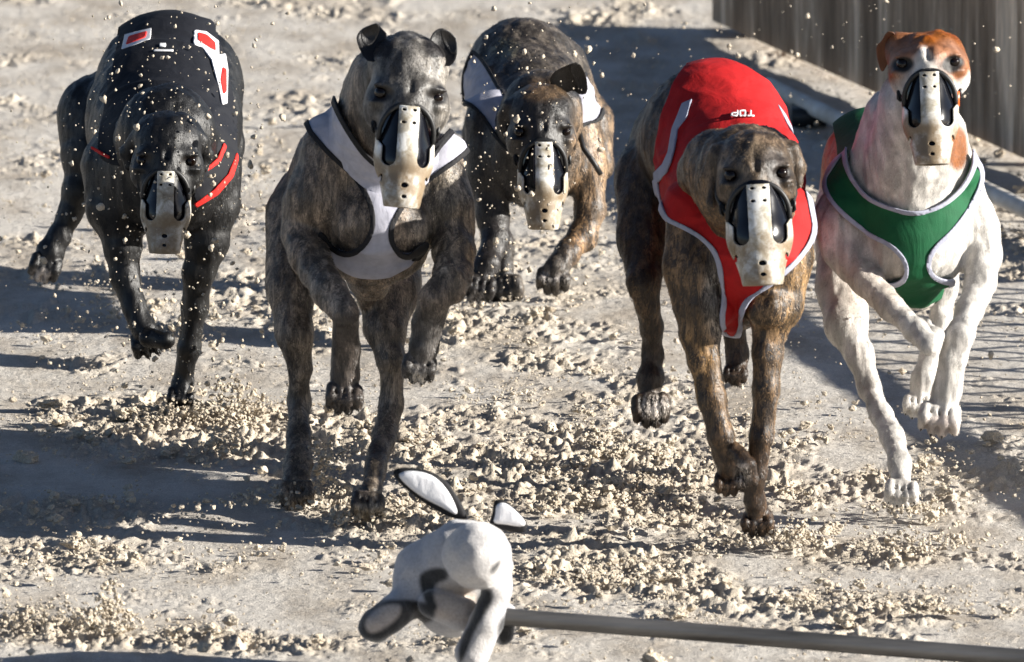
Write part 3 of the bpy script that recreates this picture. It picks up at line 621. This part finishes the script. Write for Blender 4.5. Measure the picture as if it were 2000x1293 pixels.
# ================================================================ black DOG
def dog_black():
    s = Dog((355, 790), 'black greyhound in a black jacket with red and white stripes, flecked with sand', .73)
    A = s.chain
    A('T', 40, [(325, 330, .0, 132), (320, 240, .22, 150), (330, 175, .42, 140), (335, 175, .6, 130)])
    A('T', 30, [(240, 330, .02, 82), (232, 400, .0, 66)]); A('T', 30, [(410, 320, .02, 62), (412, 400, .0, 56)])
    A('N', 40, [(325, 300, .0, 110), (325, 260, -.1, 96)])
    A('H', 40, [(300, 200, .55, 120), (200, 230, .56, 90), (185, 300, .5, 72)])
    A('H', 40, [(400, 200, .5, 76), (425, 280, .45, 50), (430, 330, .4, 44)])
    A('H', 20, [(185, 300, .5, 66), (155, 370, .46, 38), (135, 420, .44, 24), (115, 460, .43, 25), (98, 495, .42, 28), (92, 512, .41, 24)]); s.paw('P', 92, 510, .4, 38, 108, .3)
    A('F', 20, [(228, 400, .0, 58), (240, 480, -.02, 40), (245, 540, -.03, 33), (262, 600, -.05, 27), (282, 645, -.07, 28)]); s.paw('P', 286, 655, -.06, 40, 70, .7); A('P', 10, [(290, 660, -.1, 20), (325, 665, -.12, 16)])
    A('F', 20, [(412, 400, .0, 54), (405, 470, -.01, 46), (388, 530, -.01, 35), (382, 600, .0, 29), (368, 680, .0, 23), (358, 745, .01, 21), (354, 770, .0, 25)]); s.paw('P', 353, 765, .0, 30, 92, .6)
    H = s.head('S', 325, 332, -.3, .9, roll=-1, yaw=0, pit=4, long=.85, ears=[((-70, -60, -80), (-88, -30, -100), (-84, 0, -96), 18, 15, 10), ((70, -60, -80), (84, -30, -98), (80, 0, -94), 18, 15, 10)])
    def coat(px, py, d, V):
        col = np.tile([.003, .003, .0035], (len(px), 1)); col = lay(col, (.30, .27, .25), blob(px, py, 78, 545, 22, 20, .4)); return col, np.zeros(len(px))
    s.build(coat, coat_mat('black_coat', (.02, .015, .012), gloss=.45, hair=.7), 50000, .006, fur_mat('hair_black'))
    surf = s.torso_surface('T', .006); x, y = proj(surf[0]); d = surf[0][:, 1]-s.Y0
    P = smooth_poly([(240, 0), (232, 90), (215, 160), (200, 240), (190, 310), (240, 330), (300, 300), (360, 310), (390, 330), (372, 400), (415, 385), (455, 330), (462, 250), (445, 150), (420, 60), (400, 0)], 2)
    f = np.maximum(poly_sdf(x, y, P), (d-.52)*900); m = cloth_mat('navy_cloth', (.004, .005, .009), .05); wh = mat('white_binding', (.7, .7, .72), .6)[0]; rd = cloth_mat('scarlet_cloth', (.6, .02, .015), .05)
    j = s.cloth('jacket', surf, f, m)
    x3 = x; d_ok = (d-.52)*900
    for P in ([(247, 72), (297, 60), (294, 82), (240, 102)], [(377, 63), (400, 66), (423, 84), (424, 112), (436, 108), (441, 140), (439, 205), (430, 208), (424, 175), (410, 120), (392, 96), (376, 92)]):
        g = np.maximum(poly_sdf(x, y, P), d_ok); s.cloth('white_stripe', surf, g, wh, j, .0026, .0005)
    for P in ([(255, 77), (289, 67), (286, 79), (249, 93)], [(384, 69), (400, 73), (416, 88), (417, 104), (408, 100), (396, 92), (384, 84)], [(430, 135), (437, 140), (437, 182), (431, 190), (426, 160)]):
        g = np.maximum(poly_sdf(x, y, P), d_ok); s.cloth('red_patch', surf, g, rd, j, .0034, .001)
    for P in ([(456, 300), (459, 310), (448, 345), (420, 378), (380, 402), (376, 396), (412, 370), (440, 340)], [(432, 280), (436, 290), (424, 318), (402, 334), (399, 328), (420, 310)], [(184, 288), (220, 306), (218, 311), (184, 294)]):
        s.cloth('red_piping', surf, np.maximum(poly_sdf(x, y, P), d_ok), rd, j, .004, .001)
    text_on('RACE', s, surf, 316, 104, 40, 6, j, M['white_print']) if 0 else None
    for P in ([(300, 102), (338, 102), (338, 105), (300, 105)], [(312, 90), (324, 90), (324, 96), (312, 96)]): s.cloth('small_print', surf, np.maximum(poly_sdf(x, y, P), d_ok), M['white_print'], j, .002, .0012)
    s.muzzle(H, widm=.76, ms=.9, pm='muzzle_muddy'); s.eyes(H)
# ================================================================ back DOG
def dog_back():
    s = Dog((1040, 700), 'dark brindle greyhound furthest back, head low, slivers of white harness showing', 1.35)
    A = s.chain
    A('T', 40, [(1045, 300, .0, 106), (1035, 215, .2, 112), (1020, 145, .38, 106), (1040, 150, .5, 100)])
    A('T', 30, [(960, 240, .02, 52), (958, 340, .0, 46)]); A('T', 30, [(1120, 240, .02, 50), (1142, 330, .0, 44)])
    A('N', 40, [(1050, 270, .0, 88), (1058, 215, -.1, 78)])
    A('H', 40, [(1070, 160, .5, 94), (1140, 240, .5, 56), (1162, 320, .46, 40)]); A('H', 30, [(985, 170, .5, 74), (950, 260, .5, 48), (945, 380, .45, 38), (980, 480, .42, 25), (985, 545, .4, 22)]); s.paw('P', 984, 550, .38, 42, 84, .3)
    A('F', 20, [(955, 340, .0, 44), (962, 420, -.02, 36), (968, 470, -.04, 30), (950, 520, -.08, 28), (940, 545, -.09, 26)]); s.paw('P', 938, 548, -.1, 40, 104, .5)
    A('F', 20, [(1148, 330, .0, 42), (1152, 410, -.02, 34), (1138, 460, -.04, 31), (1105, 495, -.08, 27), (1085, 525, -.1, 28)]); s.paw('P', 1080, 532, -.1, 38, 94, .7)
    H = s.head('S', 1060, 275, -.28, .86, roll=0, yaw=3, pit=4, wid=.98, ears=[((-70, -76, -70), (-84, -50, -92), (-80, -10, -92), 18, 15, 10), ])
    s.earcol = (.012, .01, .009); s.eary = (-150, -149); s.earx = 300
    def coat(px, py, d, V):
        n = vnoise3(V*20, 3); col = np.tile([0.0792, 0.066, 0.0528], (len(px), 1)); br = np.full(len(px), .9)
        col = lay(col, (0.218, 0.145, 0.0858), blob(px, py, 1165, 330, 50, 170, .5)*(.5+n)); col = lay(col, (0.211, 0.125, 0.0594), blob(px, py, 1130, 455, 30, 60, .5)*.8)
        col = lay(col, (0.0165, 0.0145, 0.0145), soft(px-1005, 30)*soft(150-py, 60)); col = lay(col, (0.211, 0.198, 0.132), blob(px, py, 985, 95, 26, 18, .8)*.8)
        col = lay(col, (0.0198, 0.0178, 0.0172), blob(px, py, 1055, 230, 66, 80, .3)*(d < -.08)); col = lay(col, (0.0924, 0.0594, 0.033), blob(px, py, 1060, 175, 50, 22, .5)*(d < -.05))
        col = lay(col, (0.0099, 0.00858, 0.00858), blob(px, py, 1135, 160, 34, 34, .3)*(d < -.02)); col = lay(col, (0.429, 0.396, 0.37), np.maximum(blob(px, py, 932, 585, 16, 14, .6), blob(px, py, 1075, 540, 26, 10, .6)*(.3+n)))
        return col, br*(1-.5*blob(px, py, 1055, 230, 66, 80, .3))
    s.build(coat, coat_mat('dark_brindle_coat', (.02, .016, .014), (80, 55, 20), (.45, .55), .42, 1.15), 70000, .0075, fur_mat('hair_dark'))
    surf = s.torso_surface('T', .007); x, y = proj(surf[0]); d = surf[0][:, 1]-s.Y0
    P = smooth_poly([(915, 90), (900, 150), (900, 200), (935, 215), (990, 300), (1060, 330), (1120, 280), (1132, 246), (1178, 236), (1176, 160), (1140, 130), (1120, 200), (1060, 250), (990, 200), (950, 120)], 2)
    f = np.maximum(poly_sdf(x, y, P), (d-.26)*900); j = s.cloth('harness', surf, f, bpy.data.materials['white_cloth'])
    s.cloth('edging', surf, np.abs(f+2)-3.2, bpy.data.materials['black_binding'], j, .003, .0006)
    A0 = [s.w(1128, 250, -.06), s.w(1140, 290, -.075), s.w(1160, 318, -.085), s.w(1173, 340, -.08)]; child_mesh('loose_strap', *tube(A0, .0045, 8), M['strap'], s.th)
    s.muzzle(H, widm=.68); s.eyes(H)
    s.ear([(1072, 158), (1080, 142), (1098, 131), (1130, 119), (1146, 148), (1149, 182), (1133, 186), (1120, 176), (1105, 182), (1085, 180)], -.2, .016, .03); s.ear([(1108, 128), (1130, 119), (1146, 148), (1149, 182), (1133, 186), (1124, 160)], -.222, .006, .01)
M['white_print'] = mat('white_print', (.75, .75, .75), .6)[0]
GLYPH = {'T': [[(0, 1), (1, 1)], [(.5, 1), (.5, 0)]], 'O': [[(.1, 0), (.9, 0), (.9, 1), (.1, 1), (.1, 0)]], 'P': [[(0, 0), (0, 1), (.9, 1), (.9, .45), (0, .45)]]}
def text_on(txt, dog, surf, cx, cy, wpx, hpx, parent, m):
    """printed letters, upside down from the front because they read from the dog's tail end"""
    x, y = proj(surf[0]); f = np.full(len(x), 99.); n = len(txt); cw = wpx/n
    V, T = surf; sel = (np.abs(x-cx) < wpx) & (np.abs(y-cy) < hpx*3) & (vnormals(V, T)@FW < -.02)
    parts = []
    # letters as thin strips projected on the cloth
    P3 = V[sel]; px, py = x[sel], y[sel]
    def at(u, v):
        k = np.argsort((px-u)**2+(py-v)**2)[:6]; yy = P3[k, 1].min()-.0125; return pt(u, v, yy)
    for i, ch in enumerate(txt):
        x0 = cx+wpx/2-i*cw-cw*.1; 
        for st in GLYPH[ch]:
            q = []
            for (a, b), (c, d) in zip(st[:-1], st[1:]):
                for t in np.linspace(0, 1, 5): q.append(at(x0-(a+(c-a)*t)*cw*.78, cy-hpx/2+(b+(d-b)*t)*hpx))
            parts.append(tube(q, .0015, 6))
    child_mesh('lettering', *merge(parts), m, parent)
dog_white(); dog_red(); dog_green(); dog_black(); dog_back()
# ================================================================ THE SETTING
def sand_mat(name, loose):
    m, nt, b = mat(name, (.42, .36, .28), .95, 0, .1)
    n1 = noise(nt, 2.2, 5, .6); n2 = noise(nt, 420, 4, .7); n3 = noise(nt, 70, 5, .65)
    if loose:
        c0 = ramp(nt, n1.outputs[0], [(.3, (.50, .43, .335)), (.7, (.60, .525, .42))]).outputs[0]
    else:
        a = attr(nt, 'loose'); g = ramp(nt, n3.outputs[0], [(.3, (.49, .46, .42)), (.7, (.57, .54, .495))]).outputs[0]
        n6 = noise(nt, 7, 5, .65, (1, .6, 1)); g = mix(nt, g, ramp(nt, n6.outputs[0], [(.36, (.72, .67, .61)), (.56, (1.05, 1.04, 1.02))]).outputs[0], 1., 'MULTIPLY'); c0 = mix(nt, g, (.54, .47, .375), a.outputs['Fac'])
    r = ramp(nt, n2.outputs[0], [(.3, gray(.66)), (.7, gray(1.28))]); c = mix(nt, c0, r.outputs[0], 1., 'MULTIPLY')
    nt.links.new(c, b.inputs['Base Color'])
    ad = nt.nodes.new('ShaderNodeMath'); ad.operation = 'MULTIPLY_ADD'; ad.inputs[1].default_value = .35
    nt.links.new(n2.outputs[0], ad.inputs[0]); nt.links.new(n3.outputs[0], ad.inputs[2]); bump(nt, b, ad.outputs[0], .8, .006); return m
SAND = sand_mat('sand_ground', False); CLOD = sand_mat('sand_clods', True)
def dens(px, py):
    """how much kicked-up loose sand lies at a place on the ground"""
    B = [(300, 800, 330, 40, .7), (430, 850, 420, 55, 1.), (900, 860, 420, 80, .5), (1300, 830, 260, 150, .45), (1500, 930, 500, 70, .6), (1900, 930, 160, 60, .6), (1150, 970, 260, 60, 1.),
         (150, 985, 200, 30, .8), (150, 1080, 240, 45, .7), (520, 1100, 260, 30, .6), (100, 1215, 210, 35, 1.1), (420, 1240, 250, 30, .7), (600, 1010, 300, 20, .6), (860, 1020, 120, 40, .8), (1130, 1110, 260, 50, 1.1), (1600, 1050, 330, 30, .7),
         (1450, 1160, 420, 40, .7), (1750, 1190, 280, 40, .7), (1300, 1130, 160, 40, .7), (1000, 760, 300, 90, .3), (600, 620, 500, 100, .35), (1100, 650, 200, 80, .3), (200, 640, 260, 90, .3), (950, 1250, 200, 40, .5), (1830, 1080, 200, 24, .7), (1600, 1240, 300, 20, .5), (700, 980, 120, 40, .7)]
    s = .10+.22*np.clip((720-py)/200, 0, 1)
    for cx, cy, rx, ry, a in B: s = s+a*np.exp(-((px-cx)/rx)**2*1.2-((py-cy)/ry)**2*1.2)
    return s
def ground():
    def axis(a, b, st, far):
        mid = np.arange(a, b, st); o = []; v = b; q = st
        while v < far: o.append(v); q *= 1.35; v += q
        l = []; v = a-st; q = st
        while v > -far: l.append(v); q *= 1.35; v -= q
        return np.array(l[::-1]+list(mid)+o)
    xs = axis(-1.0, 1.2, .0031, 1200); ys = axis(-1.3, 5.4, .0062, 1200); X, Y = np.meshgrid(xs, ys, indexing='ij')
    P = np.stack([X.ravel(), Y.ravel(), np.zeros(X.size)], 1); px, py = proj(P); px = px.reshape(X.shape); py = py.reshape(X.shape)
    near = (np.abs(X) < 1.4) & (Y > -1.5) & (Y < 6)
    dn = np.where(near, dens(px, py), .3); br = fbm2(X*9, Y*7, 5, 3); L = np.clip((dn*.9+br*1.7-1.15)*1.6, 0, 1)
    fine = fbm2(X*70, Y*55, 4, 11)-.5; rough = np.abs(fbm2(X*34, Y*30, 4, 21)-.5)*2
    furrow = np.sin((X*.35+Y*1.0)*2*math.pi/.16+fbm2(X*3, Y*3, 3, 8)*4)*.0012*(1-L)
    cr = np.abs(fbm2(X*95, Y*80, 3, 31)-.5)*2
    Z = fine*.002+L*((rough-.25)*.013+(fine)*.008+(.2-cr)*.012)+furrow+L*np.clip(fbm2(X*48, Y*36, 3, 51)-.5, 0, 1)*.045+(fbm2(X*2.2, Y*1.6, 3, 5)-.5)*.008
    Z = np.where(near, Z, (fbm2(X*.3, Y*.3, 3, 6)-.5)*.02); Z -= .009
    n1, n2 = X.shape; I = np.arange(n1*n2).reshape(n1, n2); Q = np.stack([I[:-1, :-1], I[1:, :-1], I[1:, 1:], I[:-1, 1:]], -1).reshape(-1, 4)
    o = mesh_obj('ground', np.stack([X, Y, Z], -1).reshape(-1, 3), Q, SAND, attrs=dict(loose=L.ravel())); o['kind'] = 'structure'
ground()
def ico(n):
    t = (1+5**.5)/2; V = np.array([(-1, t, 0), (1, t, 0), (-1, -t, 0), (1, -t, 0), (0, -1, t), (0, 1, t), (0, -1, -t), (0, 1, -t), (t, 0, -1), (t, 0, 1), (-t, 0, -1), (-t, 0, 1)])
    Fc = np.array([(0, 11, 5), (0, 5, 1), (0, 1, 7), (0, 7, 10), (0, 10, 11), (1, 5, 9), (5, 11, 4), (11, 10, 2), (10, 7, 6), (7, 1, 8), (3, 9, 4), (3, 4, 2), (3, 2, 6), (3, 6, 8), (3, 8, 9), (4, 9, 5), (2, 4, 11), (6, 2, 10), (8, 6, 7), (9, 8, 1)])
    V = V/np.linalg.norm(V[0])
    for _ in range(n):
        E = {}; V = list(map(tuple, V)); G = []
        def mid(a, b):
            k = (min(a, b), max(a, b))
            if k not in E: q = (np.array(V[a])+np.array(V[b])); E[k] = len(V); V.append(tuple(q/np.linalg.norm(q)))
            return E[k]
        for a, b, c in Fc:
            d, e, f = mid(a, b), mid(b, c), mid(c, a); G += [(a, d, f), (b, e, d), (c, f, e), (d, e, f)]
        Fc = np.array(G); V = np.array(V)
    return np.array(V), Fc
def lumps(pos, rad, level, squash=.75, rough=.5):
    V0, F0 = ico(level); var = []
    for i in range(12):
        r_ = np.random.default_rng(100+i); nr = r_.normal(size=(11, 3)); nr /= np.linalg.norm(nr, axis=1)[:, None]; hh = r_.uniform(.55, 1., 11)
        dd = V0@nr.T; rr = np.where(dd > .05, hh/np.maximum(dd, .05), 9).min(1).clip(.4, 1.35)
        n = (vnoise3(V0*2.4+20+i*3, i)-.5)*.7+(vnoise3(V0*6+30+i, i+60)-.5)*.4; var.append(V0*(rr*(1+n*rough))[:, None])
    var = np.array(var); k = RNG.integers(0, 12, len(pos)); q = RNG.normal(size=(len(pos), 4)); q /= np.linalg.norm(q, axis=1)[:, None]
    w_, x, y, z = q.T; R = np.stack([1-2*(y*y+z*z), 2*(x*y-z*w_), 2*(x*z+y*w_), 2*(x*y+z*w_), 1-2*(x*x+z*z), 2*(y*z-x*w_), 2*(x*z-y*w_), 2*(y*z+x*w_), 1-2*(x*x+y*y)], 1).reshape(-1, 3, 3)
    V = np.einsum('nij,nvj->nvi', R, var[k])*rad[:, None, None]; V[..., 2] *= squash; V += pos[:, None, :]
    Fc = (F0[None]+(np.arange(len(pos))*len(V0))[:, None, None]).reshape(-1, 3); return V.reshape(-1, 3), Fc
def scatter(n, ylo=-1.3, yhi=3.2, power=1.4):
    out = []
    while sum(map(len, out)) < n:
        X = RNG.uniform(-1.0, 1.1, n*3); Y = RNG.uniform(ylo, yhi, n*3); P = np.stack([X, Y, 0*X], 1); px, py = proj(P)
        d = np.clip(dens(px, py), 0, 1.6)**power*np.clip((fbm2(X*14, Y*11, 3, 77)-.36)*3.2, 0, 1); out.append(P[RNG.random(len(X)) < d*.6])
    return np.concatenate(out)[:n]
P1 = scatter(7500, power=1.2); r1 = np.clip(RNG.lognormal(math.log(.0015), .7, len(P1)), .0015, .009); P1[:, 2] = r1*.25+.002
P2 = scatter(560, power=1.8); r2 = np.clip(RNG.lognormal(math.log(.0062), .42, len(P2)), .0035, .018); P2[:, 2] = r2*.15
P3 = scatter(9000, yhi=5., power=.8); r3 = RNG.uniform(.001, .0028, len(P3)); P3[:, 2] = .002
# satellites that turn the large clods into crumbly clusters
k = RNG.integers(0, len(P2), 900); u = RNG.normal(size=(900, 3)); u /= np.linalg.norm(u, axis=1)[:, None]; u[:, 2] = np.abs(u[:, 2])*.8
P4 = P2[k]+u*(r2[k]*RNG.uniform(.5, 1.25, 900))[:, None]; r4 = r2[k]*RNG.uniform(.18, .5, 900)
def pile(px, py, n, wx, hz, dy=.03):
    c = gnd(px, py); a = RNG.normal(size=(n, 3)); P = np.stack([c[0]+a[:, 0]*wx, c[1]+a[:, 1]*dy, np.abs(a[:, 2])*hz*np.exp(-(a[:, 0]**2)*.6)+.003], 1); return P, RNG.uniform(.001, .0042, n)
piles = [pile(455, 810, 260, .035, .03), pile(380, 830, 120, .05, .01), pile(1510, 1062, 200, .045, .012), pile(1565, 1062, 90, .012, .022), pile(1775, 1000, 120, .03, .010), pile(560, 985, 200, .06, .012), pile(720, 1012, 140, .04, .010), pile(215, 1205, 160, .016, .028), pile(100, 1222, 300, .07, .014), pile(1790, 1068, 120, .05, .012), pile(430, 880, 160, .02, .02), pile(350, 812, 120, .04, .012)]
P5 = np.concatenate([p[0] for p in piles]); r5 = np.concatenate([p[1] for p in piles])
V, Fc = merge([lumps(P1, r1, 1), lumps(P2, r2, 3, .65, .75), lumps(P3, r3, 0), lumps(P4, r4, 1), lumps(P5, r5, 2, .9, .6)])
o = mesh_obj('sand_clods', V, Fc, CLOD, smooth=False); o['kind'] = 'stuff'
# sand thrown up by the feet, hanging in the air round the two dogs at the back and along the fence
def cloud(n, cx, cy, sx, sy, Ya, Yb):
    return np.array([pt(RNG.normal(cx, sx), RNG.normal(cy, sy), RNG.uniform(Ya, Yb)) for _ in range(n)])
PA = np.concatenate([cloud(900, 330, 330, 115, 200, .25, .6), cloud(110, 360, 650, 60, 100, .4, .8), cloud(300, 1020, 260, 70, 150, .6, 1.0), cloud(90, 960, 500, 40, 60, .9, 1.2), cloud(300, 1000, 120, 520, 120, 1.5, 3.), cloud(360, 1700, 160, 240, 140, .8, 3.), cloud(140, 1850, 700, 130, 160, .1, .9), cloud(420, 632, 925, 14, 45, .05, .2), cloud(200, 450, 780, 60, 40, .5, .8), cloud(300, 300, 600, 160, 140, .5, 1.6)])
PA = PA[PA[:, 2] > .01]; rA = np.clip(RNG.lognormal(math.log(.0010), .75, len(PA)), .0004, .006)
V, Fc = lumps(PA, rA, 1, 1., .8); o = mesh_obj('flying_sand', V, Fc, CLOD); o['kind'] = 'stuff'
# ---------------------------------------------------------------- board fence at the far right
def wood():
    m, nt, b = mat('weathered_sunstreak_boards', (.1, .09, .08), .85, 0, .2)
    n = noise(nt, 1, 6, .65, (14, 14, 1.2), .4); r = ramp(nt, n.outputs[0], [(.3, (.15, .105, .07)), (.45, (.29, .21, .14)), (.56, (.44, .33, .23)), (.66, (.85, .68, .5))])  # palest stop paints the streaks of sunlight between boards into the wood
    n2 = noise(nt, 1, 5, .6, (160, 160, 9)); r2 = ramp(nt, n2.outputs[0], [(.3, gray(.6)), (.7, gray(1.3))])
    nt.links.new(mix(nt, r.outputs[0], r2.outputs[0], 1., 'MULTIPLY'), b.inputs['Base Color']); bump(nt, b, n2.outputs[0], .5, .004); return m
def fence_boards():
    A = gnd(1400, 52); B = gnd(2140, 380); t = (B-A); L = np.linalg.norm(t); t /= L; nrm = -np.array([t[1], -t[0], 0.]); nrm = nrm if nrm[0] > 0 else -nrm; Rm = np.stack([t, nrm, [0, 0, 1]], 1)
    th = thing('board_fence', 'dark weathered vertical board fence beside the track at the far right', 'fence', A); parts = []; n = int(L/.105)
    for i in range(n): 
        h = .06+.315*i/n+RNG.uniform(-.003, .003); parts.append(box(A+t*(i+.5)*.105+np.array([0, 0, h/2+.012]), (.1035, .018, h), Rm))
    child_mesh('boards', *merge(parts), wood(), th, smooth=False)
    pm = wood()
    for i in range(0, n, 9): child_mesh('post', *box(A+t*(i+.5)*.105+nrm*.06+np.array([0, 0, .06]), (.08, .08, .12), Rm), pm, th, smooth=False)
    for z in (.09,): child_mesh('rail', *box((A+B)/2+nrm*.028+np.array([0, 0, z]), (L, .035, .08), Rm), pm, th, smooth=False)
    return A, B, t, nrm
fence_boards()
# pale low rail added to stand in for the sunlit sand strip beside the boards
A, B = gnd(1500, 200), gnd(2160, 520); t = (B-A)/np.linalg.norm(B-A)
m, nt, b = mat('sunlit_strip_pale', (.7, .67, .6), .6); n = noise(nt, 18, 5); r = ramp(nt, n.outputs[0], [(.35, (.72, .69, .63)), (.65, (.5, .45, .38))]); nt.links.new(r.outputs[0], b.inputs['Base Color'])
th = thing('sunlit_strip_rail', 'low pale rail added in place of the sunlit sand strip inside the board fence', 'rail', A)
child_mesh('tube', *tube([A+t*k*.1+np.array([0, 0, .03]) for k in range(int(np.linalg.norm(B-A)/.1)+1)], .015, 16), m, th)
for k in range(3): child_mesh('foot', *box(A+t*(.2+k*1.2)+np.array([0, 0, .012]), (.06, .06, .03)), M['strap'], th)
# wire mesh fence just outside the frame on the right; its shadow falls across the track
def mesh_fence():
    hz = SD/SD[2]; H = .42
    S0, S1 = gnd(1560, 615), gnd(2000, 935); off = np.array([hz[0], hz[1], 0])*H; A = S0+off; B = S1+off; t = (B-A)/np.linalg.norm(B-A); A = A-t*1.5; B = B+t*1.0; L = np.linalg.norm(B-A)
    th = thing('wire_fence', 'wire mesh fence with round rails along the right edge of the track', 'fence', A); m = mat('galvanised', (.35, .35, .36), .4, .8)[0]
    for z, r in ((H, .02), (.08, .014)): child_mesh('rail', *tube([A+np.array([0, 0, z]), (A+B)/2+np.array([0, 0, z]), B+np.array([0, 0, z])], r, 10), m, th)
    for i in range(int(L/1.1)+1): child_mesh('post', *tube([A+t*i*1.1, A+t*i*1.1+np.array([0, 0, .3]), A+t*i*1.1+np.array([0, 0, H+.02])], .017, 10), m, th)
    wires = []; st = .085; h0, h1 = .08, H; k = int(L/st)
    for i in range(k-4):
        for sg in (0, 1):
            a = A+t*(i*st); b = a+t*(h1-h0)*1.0; z0, z1 = (h0, h1) if sg else (h1, h0); wires.append(tube([a+[0, 0, z0], (a+b)/2+[0, 0, (z0+z1)/2], b+[0, 0, z1]], .0048, 5))
    child_mesh('mesh', *merge(wires), m, th)
mesh_fence()
# ================================================================ lure: toy rabbit on its pole
def lure():
    Y0 = -1.08
    th = thing('toy_rabbit', 'grey and white plush rabbit lure with black patches, long black-backed ears thrown up', 'toy', pt(900, 1270, Y0))
    s = Dog.__new__(Dog); s.Y0 = Y0; s.P = []; s.th = th
    A = s.chain
    s.ell('B', 8, (932, 1084, -.06), (68, 72, 66)); A('B', 30, [(905, 1090, .03, 76), (850, 1130, .06, 78), (880, 1180, .04, 66)])
    A('B', 22, [(830, 1120, .05, 60), (800, 1170, .03, 36), (765, 1200, .0, 32), (735, 1222, -.01, 34)])
    A('B', 16, [(968, 1110, -.02, 34), (970, 1160, -.05, 28), (950, 1215, -.06, 32), (922, 1275, -.06, 34)]); A('B', 16, [(985, 1200, .05, 24), (985, 1240, .05, 20)])
    A('B', 14, [(845, 1180, -.01, 30), (905, 1200, -.02, 34)])
    Dg, lo = eval_grid(s.P, .003); V, Q = surface_nets(Dg, lo, .003); Q = fix_winding(V, Q); V = V+vnormals(V, tri(Q))*((vnoise3(V*60, 9)-.5)*.004)[:, None]
    px, py = proj(V); d = V[:, 1]-Y0; col = np.tile([.42, .42, .44], (len(V), 1)); bk = (.012, .012, .013)
    pl = lambda P, w=8: soft(poly_sdf(px, py, smooth_poly(P, 2)), w)
    col = lay(col, (.50, .48, .465), pl([(880, 1010), (990, 1010), (1005, 1080), (990, 1150), (960, 1290), (900, 1300), (945, 1180), (950, 1150), (880, 1140), (862, 1080)], 16))
    col = lay(col, (.42, .36, .31), pl([(850, 1135), (935, 1150), (940, 1200), (925, 1225), (850, 1210), (838, 1180)], 16))
    col = lay(col, bk, pl([(872, 1108), (878, 1132), (850, 1140), (846, 1165), (858, 1190), (838, 1196), (824, 1160), (816, 1125), (836, 1110)]))
    col = lay(col, bk, pl([(972, 1096), (980, 1094), (972, 1112), (960, 1124), (956, 1112)])); col = lay(col, bk, pl([(932, 1150), (962, 1150), (962, 1180), (930, 1225), (905, 1293), (894, 1300), (896, 1250), (925, 1205)]))
    col = lay(col, bk, pl([(695, 1180), (720, 1168), (760, 1172), (800, 1170), (850, 1180), (850, 1215), (790, 1225), (760, 1250), (715, 1262), (690, 1235)])); col = lay(col, (.42, .37, .33), pl([(715, 1232), (712, 1212), (735, 1188), (765, 1178), (786, 1182), (780, 1205), (755, 1225), (730, 1238)]))
    col = lay(col, bk, blob(px, py, 990, 1235, 18, 34, .4))
    m, nt, b = mat('plush', rough=.9); a = attr(nt, 'coat'); n = noise(nt, 260, 4, .7); r = ramp(nt, n.outputs[0], [(.3, gray(.75)), (.7, gray(1.15))]); nt.links.new(mix(nt, a.outputs['Color'], r.outputs[0], 1., 'MULTIPLY'), b.inputs['Base Color']); bump(nt, b, n.outputs[0], .6, .003); b.inputs['Sheen Weight'].default_value = .5
    child_mesh('body', V, Q, m, th, attrs=dict(coat=col))
    wm = cloth_mat('white_plush', (.78, .78, .8), .03); bm = cloth_mat('black_plush', (.01, .01, .012), .03)
    def ear(P, d, n_in):
        P = np.array(P, float); c = P.mean(0)
        for nm, q, dd, thk, mm in (('ear', P, d+.006, .008, bm), ('ear_lining', n_in, d, .006, wm)):
            q = smooth_poly(q, 2); n = len(q); cc = np.mean(q, 0); layers = []
            for sc, z in ((.55, -1.), (.85, -.75), (1., 0.), (.85, .75), (.55, 1.)): layers.append([s.w(*(cc+(p-cc)*sc), dd+z*thk*.5) for p in q])
            Vv = np.array([p for l in layers for p in l]+[s.w(*cc, dd-thk*.5), s.w(*cc, dd+thk*.5)]); Ff = []
            for i in range(4):
                for j_ in range(n): k = (j_+1) % n; Ff += [[i*n+j_, i*n+k, (i+1)*n+k], [i*n+j_, (i+1)*n+k, (i+1)*n+j_]]
            for j_ in range(n): k = (j_+1) % n; Ff += [[5*n, k, j_], [5*n+1, 4*n+j_, 4*n+k]]
            o = child_mesh(nm, Vv, np.array(Ff), mm, par if nm == 'ear_lining' else th)
            if nm == 'ear': par = o
    ear([(905, 1015), (880, 1012), (830, 985), (790, 955), (765, 925), (775, 912), (830, 915), (870, 935), (895, 970), (915, 1010)], -.0, [(897, 1010), (865, 992), (825, 972), (790, 945), (775, 925), (800, 918), (840, 925), (865, 945), (885, 975)])
    ear([(955, 1025), (962, 1000), (964, 975), (985, 975), (1015, 1000), (1032, 1025), (1025, 1042), (990, 1038), (960, 1030)], -.0, [(962, 1022), (968, 1005), (968, 985), (985, 980), (1008, 998), (1028, 1020), (1022, 1030), (985, 1024)])
    # pole
    m, nt, b = mat('grey_metal', (.2, .2, .2), .42, .6); n = noise(nt, 1, 4, .6, (2.5, 30, 30)); r = ramp(nt, n.outputs[0], [(.35, (.05, .05, .05)), (.65, (.17, .165, .16))]); nt.links.new(r.outputs[0], b.inputs['Base Color'])
    th2 = thing('lure_arm', 'long grey metal lure arm crossing low over the sand from the right', 'pole', gnd(2100, 1330))
    a0, a1 = pt(790, 1189, -1.05), pt(2900, 1357, -1.05); P = [a0+(a1-a0)*t for t in np.linspace(0, 1, 30)]; P[0] = P[0]
    child_mesh('arm', *tube(P, np.linspace(.0125, .0135, 30), 20), m, th2)
    child_mesh('bracket', *tube([pt(850, 1194, -1.05), pt(900, 1198, -1.05), pt(935, 1201, -1.05)], .0165, 20), mat('brown_tape', (.12, .08, .05), .6)[0], th2)
lure()
for o in scene.objects:
    if '_base' in o: del o['_base']
